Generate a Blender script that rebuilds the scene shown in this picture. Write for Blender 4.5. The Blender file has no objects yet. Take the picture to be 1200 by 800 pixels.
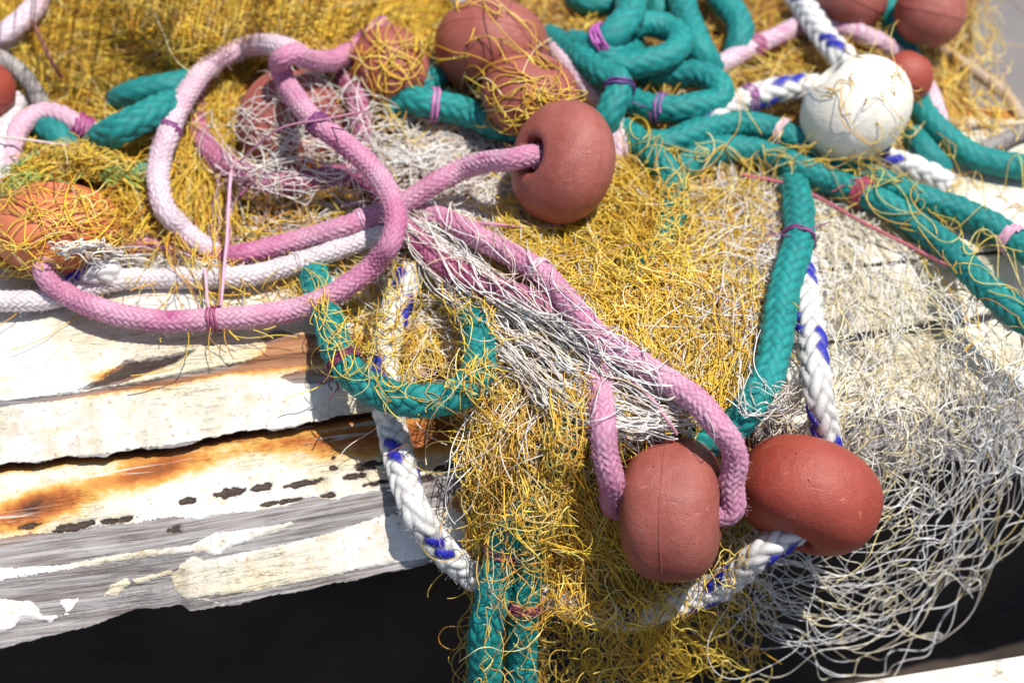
import bpy, math, random
import numpy as np
from mathutils import Vector
random.seed(4); rng = np.random.default_rng(11)
S = bpy.context.scene
COL = S.collection

# ------------------------------------------------------------------ camera
CAM = np.array([0.0, -1.06, 1.06]); LENS = 60.0; PITCH = math.radians(45)
cd = bpy.data.cameras.new('camera'); cam = bpy.data.objects.new('camera', cd); COL.objects.link(cam)
cam.location = CAM; cam.rotation_euler = (math.radians(90) - PITCH, 0, 0)
cd.lens = LENS; cd.sensor_width = 36; cd.clip_start = 0.02; cd.clip_end = 200
cd.dof.use_dof = True; cd.dof.focus_distance = 1.415; cd.dof.aperture_fstop = 3.0
S.camera = cam
# ------------------------------------------------------------------ world, sun, exposure
SUN_EL, SUN_AZ = math.radians(73), math.radians(105)
w = bpy.data.worlds.new('World'); S.world = w; w.use_nodes = True
nt = w.node_tree; sky = nt.nodes.new('ShaderNodeTexSky'); sky.sky_type = 'NISHITA'; sky.sun_disc = False
sky.sun_elevation = SUN_EL; sky.sun_rotation = SUN_AZ
nt.links.new(sky.outputs[0], nt.nodes['Background'].inputs[0]); nt.nodes['Background'].inputs[1].default_value = 0.09
sl = bpy.data.lights.new('sun', 'SUN'); so = bpy.data.objects.new('sun', sl); COL.objects.link(so)
sl.energy = 4.1; sl.angle = math.radians(0.5); sl.color = (1.0, 0.96, 0.90)
sd = Vector((math.sin(SUN_AZ)*math.cos(SUN_EL), math.cos(SUN_AZ)*math.cos(SUN_EL), math.sin(SUN_EL)))
so.rotation_euler = sd.to_track_quat('Z', 'Y').to_euler()
S.view_settings.view_transform = 'Standard'; S.view_settings.look = 'None'
S.view_settings.exposure = 0.56; S.view_settings.gamma = 1.0

# ------------------------------------------------------------------ helpers: placing in space
cp, sp_ = math.cos(PITCH), math.sin(PITCH)
XC = np.array([1., 0, 0]); YC = np.array([0, sp_, cp]); FC = np.array([0, cp, -sp_])
K = 36.0/LENS/1200
def ray(px, py):
    px = np.asarray(px, float); py = np.asarray(py, float)
    return ((px-600)*K)[..., None]*XC + (-(py-400)*K)[..., None]*YC + FC
def on_z(px, py, z):
    d = ray(px, py); t = (np.asarray(z)-CAM[2])/d[..., 2]
    return CAM + d*t[..., None]
def lin(pts):
    xs = np.array([p[0] for p in pts], float); ys = np.array([p[1] for p in pts], float)
    return lambda x: np.interp(x, xs, ys) + np.where(np.asarray(x) < xs[0], (np.asarray(x)-xs[0])*(ys[1]-ys[0])/(xs[1]-xs[0]), 0) + np.where(np.asarray(x) > xs[-1], (np.asarray(x)-xs[-1])*(ys[-1]-ys[-2])/(xs[-1]-xs[-2]), 0)
# front edge of the boards: the nets hang down over it
E0 = on_z(np.array(0.), np.array(757.), -.09); E1 = on_z(np.array(1200.), np.array(520.), -.09)
EDIR = (E1-E0)/np.linalg.norm(E1-E0); ENRM = np.array([EDIR[1], -EDIR[0], 0.]); 
N2 = ENRM*0.97 + np.array([0, 0, 0.24]); N2 /= np.linalg.norm(N2)
def depth(px, py, h):
    d = ray(px, py); h = np.asarray(h, float)
    t1 = (h-CAM[2])/d[..., 2]
    off = np.maximum(h, 0.004)
    t2 = ((E0-CAM)@N2 + off)/(d@N2)
    t2 = np.where(t2 < 0, 0, t2)
    k = 0.02
    m = np.maximum(t1, t2); 
    return m + k*np.log(np.exp((t1-m)/k)+np.exp((t2-m)/k))*0.0 + 0*m if False else m
def at_t(px, py, t): return CAM + ray(px, py)*np.asarray(t)[..., None]
def PT(px, py, h): return at_t(px, py, depth(px, py, h))
def to_px(P):
    v = P-CAM; t = v@FC
    return 600+(v@XC)/t/K, 400-(v@YC)/t/K, t

# ------------------------------------------------------------------ noise
_perm = rng.random((256, 256))
def vnoise(x, y, seed=0):
    x = np.asarray(x)+seed*17.3; y = np.asarray(y)+seed*7.7
    xi = np.floor(x).astype(int); yi = np.floor(y).astype(int); fx = x-xi; fy = y-yi
    fx = fx*fx*(3-2*fx); fy = fy*fy*(3-2*fy)
    g = lambda a, b: _perm[a & 255, b & 255]
    return (g(xi, yi)*(1-fx)+g(xi+1, yi)*fx)*(1-fy)+(g(xi, yi+1)*(1-fx)+g(xi+1, yi+1)*fx)*fy
def fbm(x, y, o=4, seed=0):
    s = 0; a = .5; tot = 0
    for k in range(o):
        s = s+a*vnoise(x*2**k, y*2**k, seed+k*3); tot += a; a *= .5
    return s/tot*2-1

# ------------------------------------------------------------------ heap height
HP = [(0,330,.01),(60,255,.02),(150,230,.03),(250,290,.012),(350,330,.006),(430,340,.004),(200,400,0),(350,400,0),(100,380,0),(200,345,.0),
(0,150,.04),(0,0,.07),(150,100,.05),(200,20,.10),(350,30,.10),(300,120,.03),(450,100,.05),(400,220,.022),(480,280,.02),(600,60,.05),(560,180,.035),
(560,260,.03),(650,300,.035),(750,200,.035),(750,320,.04),(800,60,.045),(700,0,.06),(900,50,.04),(1000,50,.04),(1100,60,.0),(1000,150,.015),
(900,200,.015),(860,300,.02),(1000,230,.004),(1000,350,.0),(1100,300,.0),(1180,400,.0),(1180,200,0),(700,400,.035),(850,420,.015),(600,450,.01),(700,480,.025),
(500,430,-.005),(440,430,-.012),(450,520,-.05),(400,560,-.05),(300,600,-.05),(500,600,-.05),(560,560,-.01),(620,560,.012),(700,600,.015),(850,560,.01),(800,700,.012),(620,750,.012),(1000,480,-.03),(1100,480,-.045),(1000,600,.0)]
HP = np.array(HP, float)
def H(px, py):
    px = np.asarray(px, float); py = np.asarray(py, float)
    d2 = (px[..., None]-HP[:, 0])**2+(py[..., None]-HP[:, 1])**2+400
    wt = d2**-2.0
    return (wt*HP[:, 2]).sum(-1)/wt.sum(-1)

# ------------------------------------------------------------------ mesh building
def mk(name, V, F, mat=None, parent=None, smooth=True, attrs=None, uv=None):
    """V (n,3), F (m,k) int array or list of such arrays"""
    Fs = F if isinstance(F, list) else [F]
    me = bpy.data.meshes.new(name)
    nl = sum(f.size for f in Fs); npoly = sum(len(f) for f in Fs)
    me.vertices.add(len(V)); me.vertices.foreach_set('co', np.asarray(V, np.float32).ravel())
    me.loops.add(nl); me.polygons.add(npoly)
    li = np.concatenate([f.ravel() for f in Fs]).astype(np.int32)
    me.loops.foreach_set('vertex_index', li)
    tot = np.concatenate([np.full(len(f), f.shape[1]) for f in Fs]); st = np.concatenate([[0], np.cumsum(tot)[:-1]])
    me.polygons.foreach_set('loop_start', st.astype(np.int32)); me.polygons.foreach_set('loop_total', tot.astype(np.int32))
    me.polygons.foreach_set('use_smooth', np.full(npoly, smooth))
    me.update(calc_edges=True)
    if attrs:
        for k, v in attrs.items():
            v = np.asarray(v, np.float32)
            if v.ndim == 1:
                a = me.attributes.new(k, 'FLOAT', 'POINT'); a.data.foreach_set('value', v)
            else:
                a = me.attributes.new(k, 'FLOAT_COLOR', 'POINT')
                a.data.foreach_set('color', np.concatenate([v, np.ones((len(v), 1), np.float32)], 1).ravel())
    if uv is not None:
        l = me.uv_layers.new(name='UVMap'); l.data.foreach_set('uv', np.asarray(uv, np.float32)[li].ravel())
    me.validate()
    if mat: me.materials.append(mat)
    o = bpy.data.objects.new(name, me); COL.objects.link(o)
    if parent: o.parent = parent
    return o
def tag(o, label=None, cat=None, group=None, kind=None):
    if label: o['label'] = label
    if cat: o['category'] = cat
    if group: o['group'] = group
    if kind: o['kind'] = kind
    return o
def empty(name, loc):
    o = bpy.data.objects.new(name, None); COL.objects.link(o); o.location = loc; o.empty_display_size = .02
    return o
def child(o, par):
    o.parent = par; o.location = -Vector(par.location)
    return o
def grid_faces(nr, nc, wrap=False):
    i = np.arange(nr-1)[:, None]; j = np.arange(nc if wrap else nc-1)[None, :]
    a = i*nc+j; b = i*nc+(j+1) % nc
    return np.stack([a+0*b, b+0*a, b+nc, a+nc], -1).reshape(-1, 4)

# ------------------------------------------------------------------ materials
def new_mat(name):
    m = bpy.data.materials.new(name); m.use_nodes = True
    n = m.node_tree; b = n.nodes['Principled BSDF']
    return m, n, b
def nd(n, t, **kw):
    x = n.nodes.new(t)
    for k, v in kw.items(): setattr(x, k, v)
    return x
def noise(n, vec, scale, detail=4, rough=.55, dist=0):
    x = nd(n, 'ShaderNodeTexNoise'); x.inputs['Scale'].default_value = scale; x.inputs['Detail'].default_value = detail
    x.inputs['Roughness'].default_value = rough; x.inputs['Distortion'].default_value = dist
    if vec is not None: n.links.new(vec, x.inputs['Vector'])
    return x.outputs['Fac']
def ramp(n, fac, stops):
    r = nd(n, 'ShaderNodeValToRGB'); n.links.new(fac, r.inputs[0]); e = r.color_ramp.elements
    while len(e) < len(stops): e.new(.5)
    for k, (p, c) in enumerate(stops):
        e[k].position = p; e[k].color = (*c, 1) if len(c) == 3 else c
    return r.outputs[0]
def mixc(n, f, a, b, mode='MIX'):
    x = nd(n, 'ShaderNodeMix', data_type='RGBA', blend_type=mode)
    for s, v in ((0, f), (6, a), (7, b)):
        if isinstance(v, (int, float)): x.inputs[s].default_value = v
        elif isinstance(v, tuple): x.inputs[s].default_value = (*v, 1)
        else: n.links.new(v, x.inputs[s])
    return x.outputs[2]
def mth(n, op, a, b=None, c=None):
    x = nd(n, 'ShaderNodeMath', operation=op)
    for s, v in ((0, a), (1, b), (2, c)):
        if v is None: continue
        if isinstance(v, (int, float)): x.inputs[s].default_value = v
        else: n.links.new(v, x.inputs[s])
    return x.outputs[0]
def bump(n, b, hgt, dist, prev=None, strength=1):
    x = nd(n, 'ShaderNodeBump'); x.inputs['Distance'].default_value = dist; x.inputs['Strength'].default_value = strength
    n.links.new(hgt, x.inputs['Height'])
    if prev is not None: n.links.new(prev, x.inputs['Normal'])
    n.links.new(x.outputs[0], b.inputs['Normal']); return x.outputs[0]
def geo(n): return nd(n, 'ShaderNodeNewGeometry').outputs['Position']
def attr(n, name, col=False):
    a = nd(n, 'ShaderNodeAttribute', attribute_name=name); return a.outputs['Color' if col else 'Fac']

def rope_mat(name, c1, c2, c3, fleck=(0.008, 0.012, 0.36), stain=.62, dirt_shade=(.16, .10, .08)):
    m, n, b = new_mat(name); p = geo(n); m['fib'] = c2
    f1 = noise(n, p, 11, 5, .6); f2 = noise(n, p, 26, 5, .65, .6)
    c = mixc(n, ramp(n, f1, [(.40, (0,0,0)), (.60, (1,1,1))]), c1, c2)
    c = mixc(n, ramp(n, f2, [(stain, (0,0,0)), (stain+.09, (1,1,1))]), c, c3)
    c = mixc(n, attr(n, 'fleck'), c, fleck)
    f3 = noise(n, p, 420, 3, .6)
    c = mixc(n, .5, c, ramp(n, f3, [(.3, (.45,.45,.45)), (.7, (1,1,1))]), 'MULTIPLY')
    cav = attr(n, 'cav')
    c = mixc(n, mth(n, 'MULTIPLY', cav, .8), c, dirt_shade)  # braid crevices darkened in colour: painted shade with some dirt
    n.links.new(c, b.inputs['Base Color']); b.inputs['Roughness'].default_value = .62
    b.inputs['Sheen Weight'].default_value = .03
    bump(n, b, noise(n, p, 1500, 2, .6), .0004)
    return m
M = {}
M['pink'] = rope_mat('pink rope', (.50, .15, .28), (.64, .36, .46), (.40, .07, .20), dirt_shade=(.30, .07, .15))
M['pinkpale'] = rope_mat('pale pink rope', (.64, .42, .50), (.70, .60, .64), (.50, .16, .30), stain=.58, dirt_shade=(.40, .14, .22))
M['magenta'] = rope_mat('magenta rope', (.36, .07, .16), (.48, .20, .29), (.24, .02, .08), stain=.57, dirt_shade=(.16, .01, .05))
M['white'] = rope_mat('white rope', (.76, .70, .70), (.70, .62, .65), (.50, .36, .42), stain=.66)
M['whiteblue'] = rope_mat('white and blue rope', (.78, .77, .74), (.70, .68, .64), (.58, .48, .36), stain=.66, dirt_shade=(.22, .20, .19))
M['teal'] = rope_mat('teal rope', (.0, .215, .20), (.0, .27, .245), (.005, .36, .32), stain=.63, dirt_shade=(.0, .07, .07))
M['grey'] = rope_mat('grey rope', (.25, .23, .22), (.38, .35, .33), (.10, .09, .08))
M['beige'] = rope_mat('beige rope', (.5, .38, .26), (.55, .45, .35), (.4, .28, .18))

def float_mat(name, c1, c2, spot):
    m, n, b = new_mat(name); tc = nd(n, 'ShaderNodeTexCoord').outputs['Object']
    c = mixc(n, ramp(n, noise(n, tc, 22, 5, .6), [(.35, (0,0,0)), (.68, (1,1,1))]), c1, c2)
    c = mixc(n, ramp(n, noise(n, tc, 900, 3, .7), [(.62, (0,0,0)), (.78, (.55,.55,.55))]), c, spot)
    sc = nd(n, 'ShaderNodeMapping'); n.links.new(tc, sc.inputs[0]); sc.inputs['Scale'].default_value = (60, 260, 110); sc.inputs['Rotation'].default_value = (.4, .7, .3)
    scf = ramp(n, noise(n, sc.outputs[0], 1, 5, .7, .8), [(.62, (0,0,0)), (.70, (.5,.5,.5))])
    c = mixc(n, scf, c, spot)
    c = mixc(n, ramp(n, noise(n, tc, 34, 6, .7, 1), [(.55, (0,0,0)), (.75, (.45,.45,.45))]), c, tuple(x*.55 for x in c1))
    v = nd(n, 'ShaderNodeTexVoronoi'); v.inputs['Scale'].default_value = 75; n.links.new(tc, v.inputs['Vector'])
    pit = ramp(n, v.outputs['Distance'], [(.02, (1,1,1)), (.07, (0,0,0))])
    c = mixc(n, mth(n, 'MULTIPLY', pit, .7), c, tuple(x*.35 for x in c1))
    n.links.new(c, b.inputs['Base Color'])
    r = ramp(n, noise(n, tc, 60, 4), [(.3, (.34,.34,.34)), (.7, (.52,.52,.52))]); n.links.new(r, b.inputs['Roughness'])
    b.inputs['Specular IOR Level'].default_value = .42
    p1 = bump(n, b, noise(n, tc, 700, 3, .65), .0007)
    p2 = bump(n, b, noise(n, tc, 45, 4, .6), .0016, p1)
    bump(n, b, mth(n, 'SUBTRACT', 1.0, pit), .0008, p2)
    return m
M['float'] = float_mat('terracotta foam', (.26, .062, .044), (.34, .105, .080), (.56, .27, .20))
M['floatred'] = float_mat('red foam', (.32, .06, .036), (.28, .045, .028), (.56, .23, .14))
M['floatorange'] = float_mat('orange foam', (.56, .17, .07), (.50, .14, .06), (.66, .32, .18))
M['floatwhite'] = float_mat('white foam', (.78, .75, .68), (.72, .66, .54), (.6, .5, .36))

def twine_mat(name, rough=.5, trans=.0):
    m, n, b = new_mat(name); c = attr(n, 'tint', True); p = geo(n)
    c = mixc(n, .35, c, ramp(n, noise(n, p, 160, 3, .6), [(.32, (.6,.5,.42)), (.55, (1,1,1))]), 'MULTIPLY')
    n.links.new(c, b.inputs['Base Color']); b.inputs['Roughness'].default_value = rough
    return m
M['twine'] = twine_mat('net twine')
def pack_mat(name, a, b_, c_):
    m, n, b = new_mat(name); p = geo(n)
    f = noise(n, p, 60, 5, .7, 1.5); c = ramp(n, f, [(.3, a), (.5, b_), (.7, c_)])
    n.links.new(c, b.inputs['Base Color']); b.inputs['Roughness'].default_value = .9
    bump(n, b, noise(n, p, 180, 5, .7, 2), .006)
    return m
M['pack'] = pack_mat('packed yellow net in painted shade', (.11, .045, .010), (.28, .13, .022), (.50, .29, .05))  # darker than the twine: shade in the gaps between strands painted in
M['packpale'] = pack_mat('packed cream net', (.25, .17, .09), (.5, .4, .22), (.62, .52, .34))

RAST = {}; FL = {}
def tubes(paths, rad, cols, sides=3, ref=None):
    """paths (m,k,3) -> V,F,col"""
    m, k, _ = paths.shape
    T = np.gradient(paths, axis=1); T /= np.linalg.norm(T, axis=2)[..., None]+1e-12
    ch = paths[:, -1]-paths[:, 0]; md = paths[:, k//2]-(paths[:, 0]+paths[:, -1])/2
    rf = np.cross(ch, md+rng.normal(0, 1e-4, md.shape)); rf /= np.linalg.norm(rf, axis=1)[:, None]+1e-12
    N = rf[:, None, :]-T*(T*rf[:, None, :]).sum(-1)[..., None]; N /= np.linalg.norm(N, axis=2)[..., None]+1e-9
    B = np.cross(T, N); a = np.arange(sides)*2*np.pi/sides
    rr = (rad[:, None]*np.ones((1, k)))[..., None, None] if rad.ndim == 1 else rad[..., None, None]
    V = paths[:, :, None, :]+rr*(np.cos(a)[None, None, :, None]*N[:, :, None, :]+np.sin(a)[None, None, :, None]*B[:, :, None, :])
    f = grid_faces(k, sides, True)
    F = (np.arange(m)[:, None, None]*(k*sides)+f[None]).reshape(-1, 4)
    C = np.repeat(cols, k*sides, axis=0)
    return V.reshape(-1, 3), F, C


# ------------------------------------------------------------------ floats
def buoy(key, px, py, h, R, half, axis, mat, label, hole=.26, pw=2.5, seam=True, absz=True):
    """axis given in camera frame (right, up, towards camera)"""
    c = PT(np.array(float(px)), np.array(float(py)), np.array(h if absz else H(np.array(float(px)), np.array(float(py)))+h))
    ax = np.array(axis, float); ax /= np.linalg.norm(ax); A = ax[0]*XC+ax[1]*YC-ax[2]*FC
    u = np.cross(A, [0, 0, 1.]) if abs(A[2]) < .9 else np.cross(A, [1., 0, 0]); u /= np.linalg.norm(u); v = np.cross(A, u)
    hr = R*hole; prof = []
    for q in np.linspace(-1, 1, 60):
        a = q*math.pi/2*.985
        rr = R*abs(math.cos(a))**(2/pw); zz = half*math.copysign(abs(math.sin(a))**(2/pw*1.08), a)
        if rr < hr*1.35: continue
        prof.append((rr, zz))
    z0 = prof[0][1]; lip = [(hr*1.22, -1), (hr*1.08, -.955), (hr, -.88)]
    zf = abs(z0)
    prof = [(r_, zf*s_) for r_, s_ in reversed(lip)]+prof+[(r_, -zf*s_) for r_, s_ in lip]
    for zz in np.linspace(.8, -.8, 8): prof.append((hr*.98, zf*zz))
    prof = np.array(prof); n = 96; th = np.linspace(0, 2*np.pi, n, endpoint=False)
    rr = prof[:, 0][:, None]*(1+0*th); zz = prof[:, 1][:, None]+0*th
    out = prof[:, 0] > hr*1.3
    sd_ = random.randint(0, 50)
    lump = fbm(np.cos(th)[None]*1.6+prof[:, 1][:, None]*18+sd_, np.sin(th)[None]*1.6+sd_, 3, sd_)
    rr = rr*(1+out[:, None]*.018*lump)
    if seam:
        sm = np.exp(-((zz-half*.02)/(.0009))**2); rr = rr+sm*.0006*out[:, None]
    # extra rings near seam
    V = (rr*np.cos(th))[..., None]*u+(rr*np.sin(th))[..., None]*v+zz[..., None]*A
    nr = len(prof); Vf = V.reshape(-1, 3)
    F = grid_faces(nr, n, True); j = np.arange(n); F = np.vstack([F, np.stack([(nr-1)*n+j, (nr-1)*n+(j+1) % n, (j+1) % n, j], 1)])
    F = F[:, ::-1]
    o = mk('net_float', Vf, F, M[mat], None, True); o.location = c
    tag(o, label, 'float', 'floats strung along the net ropes'); RAST[key] = Vf+c; FL[key] = (c, A, half)
    if seam:
        k = 200; t = np.linspace(0, 2*np.pi, k)
        rs = R*(1+.018*0)
        # raised parting line
        i0 = int(np.argmin(abs(prof[:, 1])+10*(~out)))
        lm = np.interp(t, np.append(th, 2*np.pi), np.append(rr[i0], rr[i0][0]))
        p = (lm*np.cos(t))[:, None]*u+(lm*np.sin(t))[:, None]*v+A*prof[i0, 1]
        V2, F2, _ = tubes(p[None]*1.0, np.array([.0007]), np.array([(1, 1, 1)]), 6)
        s = mk('seam', V2, F2, M[mat], None, True); s.parent = o
    return o, c, A
buoy('F1', 787, 596, .048, .0600, .0415, (.97, -.02, .20), 'float', 'smooth brick red pill shaped float hanging at the front with an upright seam', pw=3.0, hole=.24)
buoy('F2', 948, 580, .048, .0615, .0440, (-.36, -.80, .30), 'floatred', 'rust red grainy float at front right threaded on the blue flecked rope', pw=2.6, seam=False)
buoy('F3', 659, 190, .090, .0560, .0385, (-.80, .13, .56), 'float', 'brick red float at the centre with pink rope entering its round left hole', pw=2.3, hole=.29)
buoy('F4', 577, 57, .085, .0565, .0450, (-.16, -.93, .28), 'float', 'large brick red float at top centre crossed by a few yellow strands', pw=2.3)
buoy('F5', 622, 112, .088, .0470, .038, (.3, .75, .5), 'float', 'smaller red float wrapped in tangled yellow net behind the centre float', pw=2.3)
buoy('F6', 342, 146, .048, .0540, .040, (.55, -.1, .80), 'float', 'dull red float caught in white twine under the pink rope bend', pw=2.3, hole=.28)
buoy('F7', 66, 268, .040, .0600, .040, (.1, .93, .3), 'floatorange', 'orange float covered with yellow net above the left board', pw=2.3)
buoy('F8', 458, 80, .074, .0420, .036, (.8, .3, .3), 'float', 'small dark red float half sunk in yellow net left of the top centre float', pw=2.3)
buoy('F9', -22, 104, .085, .0320, .028, (.3, .8, .3), 'floatred', 'red float cut off by the left edge', pw=2.3)
buoy('F10', 998, -6, .075, .0380, .034, (.4, .8, .3), 'float', 'blurred red float at the top edge above the white float', pw=2.2)
buoy('F11', 1090, 14, .070, .0360, .036, (.2, .9, .2), 'float', 'blurred pinkish red float at the top edge, rightmost of all', pw=2.2)
buoy('F12', 1062, 92, .050, .0260, .027, (.4, .8, .3), 'floatred', 'small blurred red float directly behind the white float', pw=2.2)
buoy('F13', 1003, 128, .065, .0560, .046, (-.55, .62, .15), 'floatwhite', 'creamy white float with thin yellow strands stretched across it', pw=2.2)

# ------------------------------------------------------------------ ropes
def catmull(P, step):
    P = np.asarray(P); P = np.vstack([2*P[0]-P[1], P, 2*P[-1]-P[-2]])
    out = []
    for i in range(1, len(P)-2):
        p0, p1, p2, p3 = P[i-1:i+3]
        L = np.linalg.norm(p2-p1); k = max(2, int(L/0.002)); t = np.linspace(0, 1, k, endpoint=False)[:, None]
        t0 = 0; t1 = np.linalg.norm(p1-p0)**.5+1e-6; t2 = t1+np.linalg.norm(p2-p1)**.5+1e-6; t3 = t2+np.linalg.norm(p3-p2)**.5+1e-6
        T = t1+t*(t2-t1)
        A1 = (t1-T)/(t1-t0)*p0+(T-t0)/(t1-t0)*p1; A2 = (t2-T)/(t2-t1)*p1+(T-t1)/(t2-t1)*p2; A3 = (t3-T)/(t3-t2)*p2+(T-t2)/(t3-t2)*p3
        B1 = (t2-T)/(t2-t0)*A1+(T-t0)/(t2-t0)*A2; B2 = (t3-T)/(t3-t1)*A2+(T-t1)/(t3-t1)*A3
        out.append((t2-T)/(t2-t1)*B1+(T-t1)/(t2-t1)*B2)
    out.append(P[-2][None]); Q = np.vstack(out)
    s = np.concatenate([[0], np.cumsum(np.linalg.norm(np.diff(Q, axis=0), axis=1))])
    n = max(4, int(s[-1]/step)+1); u = np.linspace(0, s[-1], n)
    return np.stack([np.interp(u, s, Q[:, k]) for k in range(3)], 1), u
def frames(Q, ref=None):
    T = np.gradient(Q, axis=0); T /= np.linalg.norm(T, axis=1)[:, None]+1e-12
    N = np.zeros_like(T); r = np.array([0, 0, 1.]) if ref is None else ref
    v = r-T[0]*(r@T[0])
    if np.linalg.norm(v) < .05: v = np.array([1., 0, 0])-T[0]*T[0][0]
    N[0] = v/np.linalg.norm(v)
    for i in range(1, len(T)):
        v = N[i-1]-T[i]*(N[i-1]@T[i]); N[i] = v/np.linalg.norm(v)
    return T, N, np.cross(T, N)
PATHS = {}
def rope(name, key, pts, r, mat, label, Nc=8, res=6, fleck=False, amp=.14, absz=False, cat='rope', group='braided ropes heaped among the nets', floor=True):
    P3 = np.zeros((len(pts), 3))
    for i_, p in enumerate(pts):
        if isinstance(p[0], str): c_, A_, hf = FL[p[0]]; P3[i_] = c_+A_*hf*p[1]; continue
        x_, y_ = np.array(float(p[0])), np.array(float(p[1])); P3[i_] = PT(x_, y_, (0 if absz else H(x_, y_)+r*.9)+p[2])
    cell = 2*math.pi*r/Nc; Lc = cell*.62; step = Lc*2/res
    Q, u = catmull(P3, step)
    # slow wander so the rope is not ideally smooth
    T, N, B = frames(Q)
    seed = random.randint(0, 99)
    wob = fbm(u*22, u*0+seed, 3, seed)*r*.14; wob2 = fbm(u*22, u*0+seed+9, 3, seed)*r*.14
    Q = Q+N*wob[:, None]+B*wob2[:, None]
    nu = Nc*res; th = np.linspace(0, 1, nu, endpoint=False)
    U, Sg = np.meshgrid(th, u); tw = Sg*1.5
    A = Nc*(U+tw*.3)+Sg/Lc/2; Bc = Nc*(U+tw*.3)-Sg/Lc/2
    iA = np.floor(A); iB = np.floor(Bc); fa = A-iA; fb = Bc-iB; m = (iA+iB) % 4
    top = m < 2
    cross = np.where(top, fa, fb)*2-1; along = np.where(top, (m+fb)/2, (m-2+fa)/2)
    hh = np.sqrt(np.clip(1-cross**2*.92, 0, 1))*(.45+.55*np.sqrt(np.clip(np.sin(np.pi*along), 0, 1)))
    hj = _perm[(np.where(top, iA, iB).astype(int)*13+np.floor(Sg/Lc/2).astype(int)*7+seed) & 255, 5]
    hh = hh*(.85+.3*hj)
    rad = r*(1-amp*1.15+amp*hh*1.6)*(1+.06*fbm(Sg*30, U*0+seed, 3, seed+2))
    # flattening varies along the rope
    ang = 2*np.pi*U
    V = Q[:, None, :]+rad[..., None]*(np.cos(ang)[..., None]*N[:, None, :]+np.sin(ang)[..., None]*B[:, None, :])
    fl = np.zeros_like(rad)
    if fleck:
        ia = iA.astype(int) % Nc
        ib = iB.astype(int) % Nc
        fl = (top & ((ia == 1) | (ia == 2))).astype(float)
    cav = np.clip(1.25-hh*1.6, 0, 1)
    Vf = V.reshape(-1, 3); F = grid_faces(len(Q), nu, True)
    c0 = len(Vf); Vf = np.vstack([Vf, Q[0]-T[0]*r*.35, Q[-1]+T[-1]*r*.35])
    j = np.arange(nu); jn = (j+1) % nu; base = (len(Q)-1)*nu
    tri = np.vstack([np.stack([j*0+c0, jn, j], 1), np.stack([j*0+c0+1, base+j, base+jn], 1)])
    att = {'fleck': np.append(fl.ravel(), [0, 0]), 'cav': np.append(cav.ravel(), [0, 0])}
    root = empty(name, Vector(Q[len(Q)//2])) ; root.location.z -= r
    tag(root, label, cat, group)
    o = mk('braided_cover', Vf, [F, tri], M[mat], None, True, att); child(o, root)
    if res >= 5:
        nf = int(u[-1]*5200); ki = rng.integers(0, len(Q), nf); ti = rng.random(nf)*2*np.pi
        out_ = np.cos(ti)[:, None]*N[ki]+np.sin(ti)[:, None]*B[ki]; st_ = Q[ki]+out_*(r*.97)
        dr = out_*rng.uniform(.1, .9, (nf, 1))+T[ki]*rng.normal(0, 1, (nf, 1))+rng.normal(0, .5, (nf, 3)); dr /= np.linalg.norm(dr, axis=1)[:, None]
        Lf = rng.uniform(.0015, .0045, nf)[:, None]; bd = rng.normal(0, .35, (nf, 3))
        kk = np.linspace(0, 1, 4)[None, :, None]; pth = st_[:, None]+dr[:, None]*Lf[:, None]*kk+bd[:, None]*Lf[:, None]*kk**2
        bc = M[mat]['fib']; V_, F_, C_ = tubes(pth, np.full(nf, .00011), np.tile(bc, (nf, 1)), 3)
        fz = mk('loose_fibres', V_, F_, M['twine'], None, True, {'tint': C_}); fz['kind'] = 'stuff'; child(fz, root)
    PATHS[key] = (Q, u, T, N, B, r, root); RAST[key] = Vf
    return root

def binding(key, px, py, turns=3, width=.006, col=(.22, .05, .14), tr=.0011, name='whipping', tails=2):
    Q, u, T, N, B, r, root = PATHS[key]
    x, y, t = to_px(Q); i = int(np.argmin((x-px)**2+(y-py)**2))
    s0 = u[i]; k = turns*14; tt = np.linspace(-.5, .5, k)
    s = s0+tt*width+np.sin(tt*turns*19)*.0006; a = tt*turns*2*np.pi+random.random()*6
    q = np.stack([np.interp(s, u, Q[:, c]) for c in range(3)], 1)
    n_ = N[i]; b_ = B[i]; R = r*1.08+tr*.5
    p = q+R*(np.cos(a)[:, None]*n_+np.sin(a)[:, None]*b_)
    Vs, Fs, off = [], [], 0
    def add(path, rad):
        nonlocal off
        V, F, C = tubes(path[None], np.array([rad]), np.array([col]), 6); Vs.append(V); Fs.append(F+off); off += len(V)
    # two-ply look: pair of twisted strands
    for ph in (0, np.pi):
        tw = np.arange(k)*1.3+ph
        add(p+(q*0+1)*0+tr*.45*(np.cos(tw)[:, None]*T[i]+np.sin(tw)[:, None]*(p-q)/R), tr*.75)
    for q_ in range(tails):
        st = p[-1] if q_ == 0 else p[0]; d = rng.normal(0, 1, 3); d[2] = -.4; 
        tl = np.linspace(0, 1, 14)[:, None]; L = random.uniform(.012, .03)
        cu = st+tl*L*d/np.linalg.norm(d)+np.sin(tl*4+q_)*.006*rng.normal(0, 1, 3)*tl
        add(cu, tr*.55)
    V = np.vstack(Vs); F = np.vstack(Fs)
    o = mk(name, V, F, M['twine'], None, True, {'tint': np.tile(col, (len(V), 1))}); child(o, root)

PK, TE, WB = .0096, .0138, .0124
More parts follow.
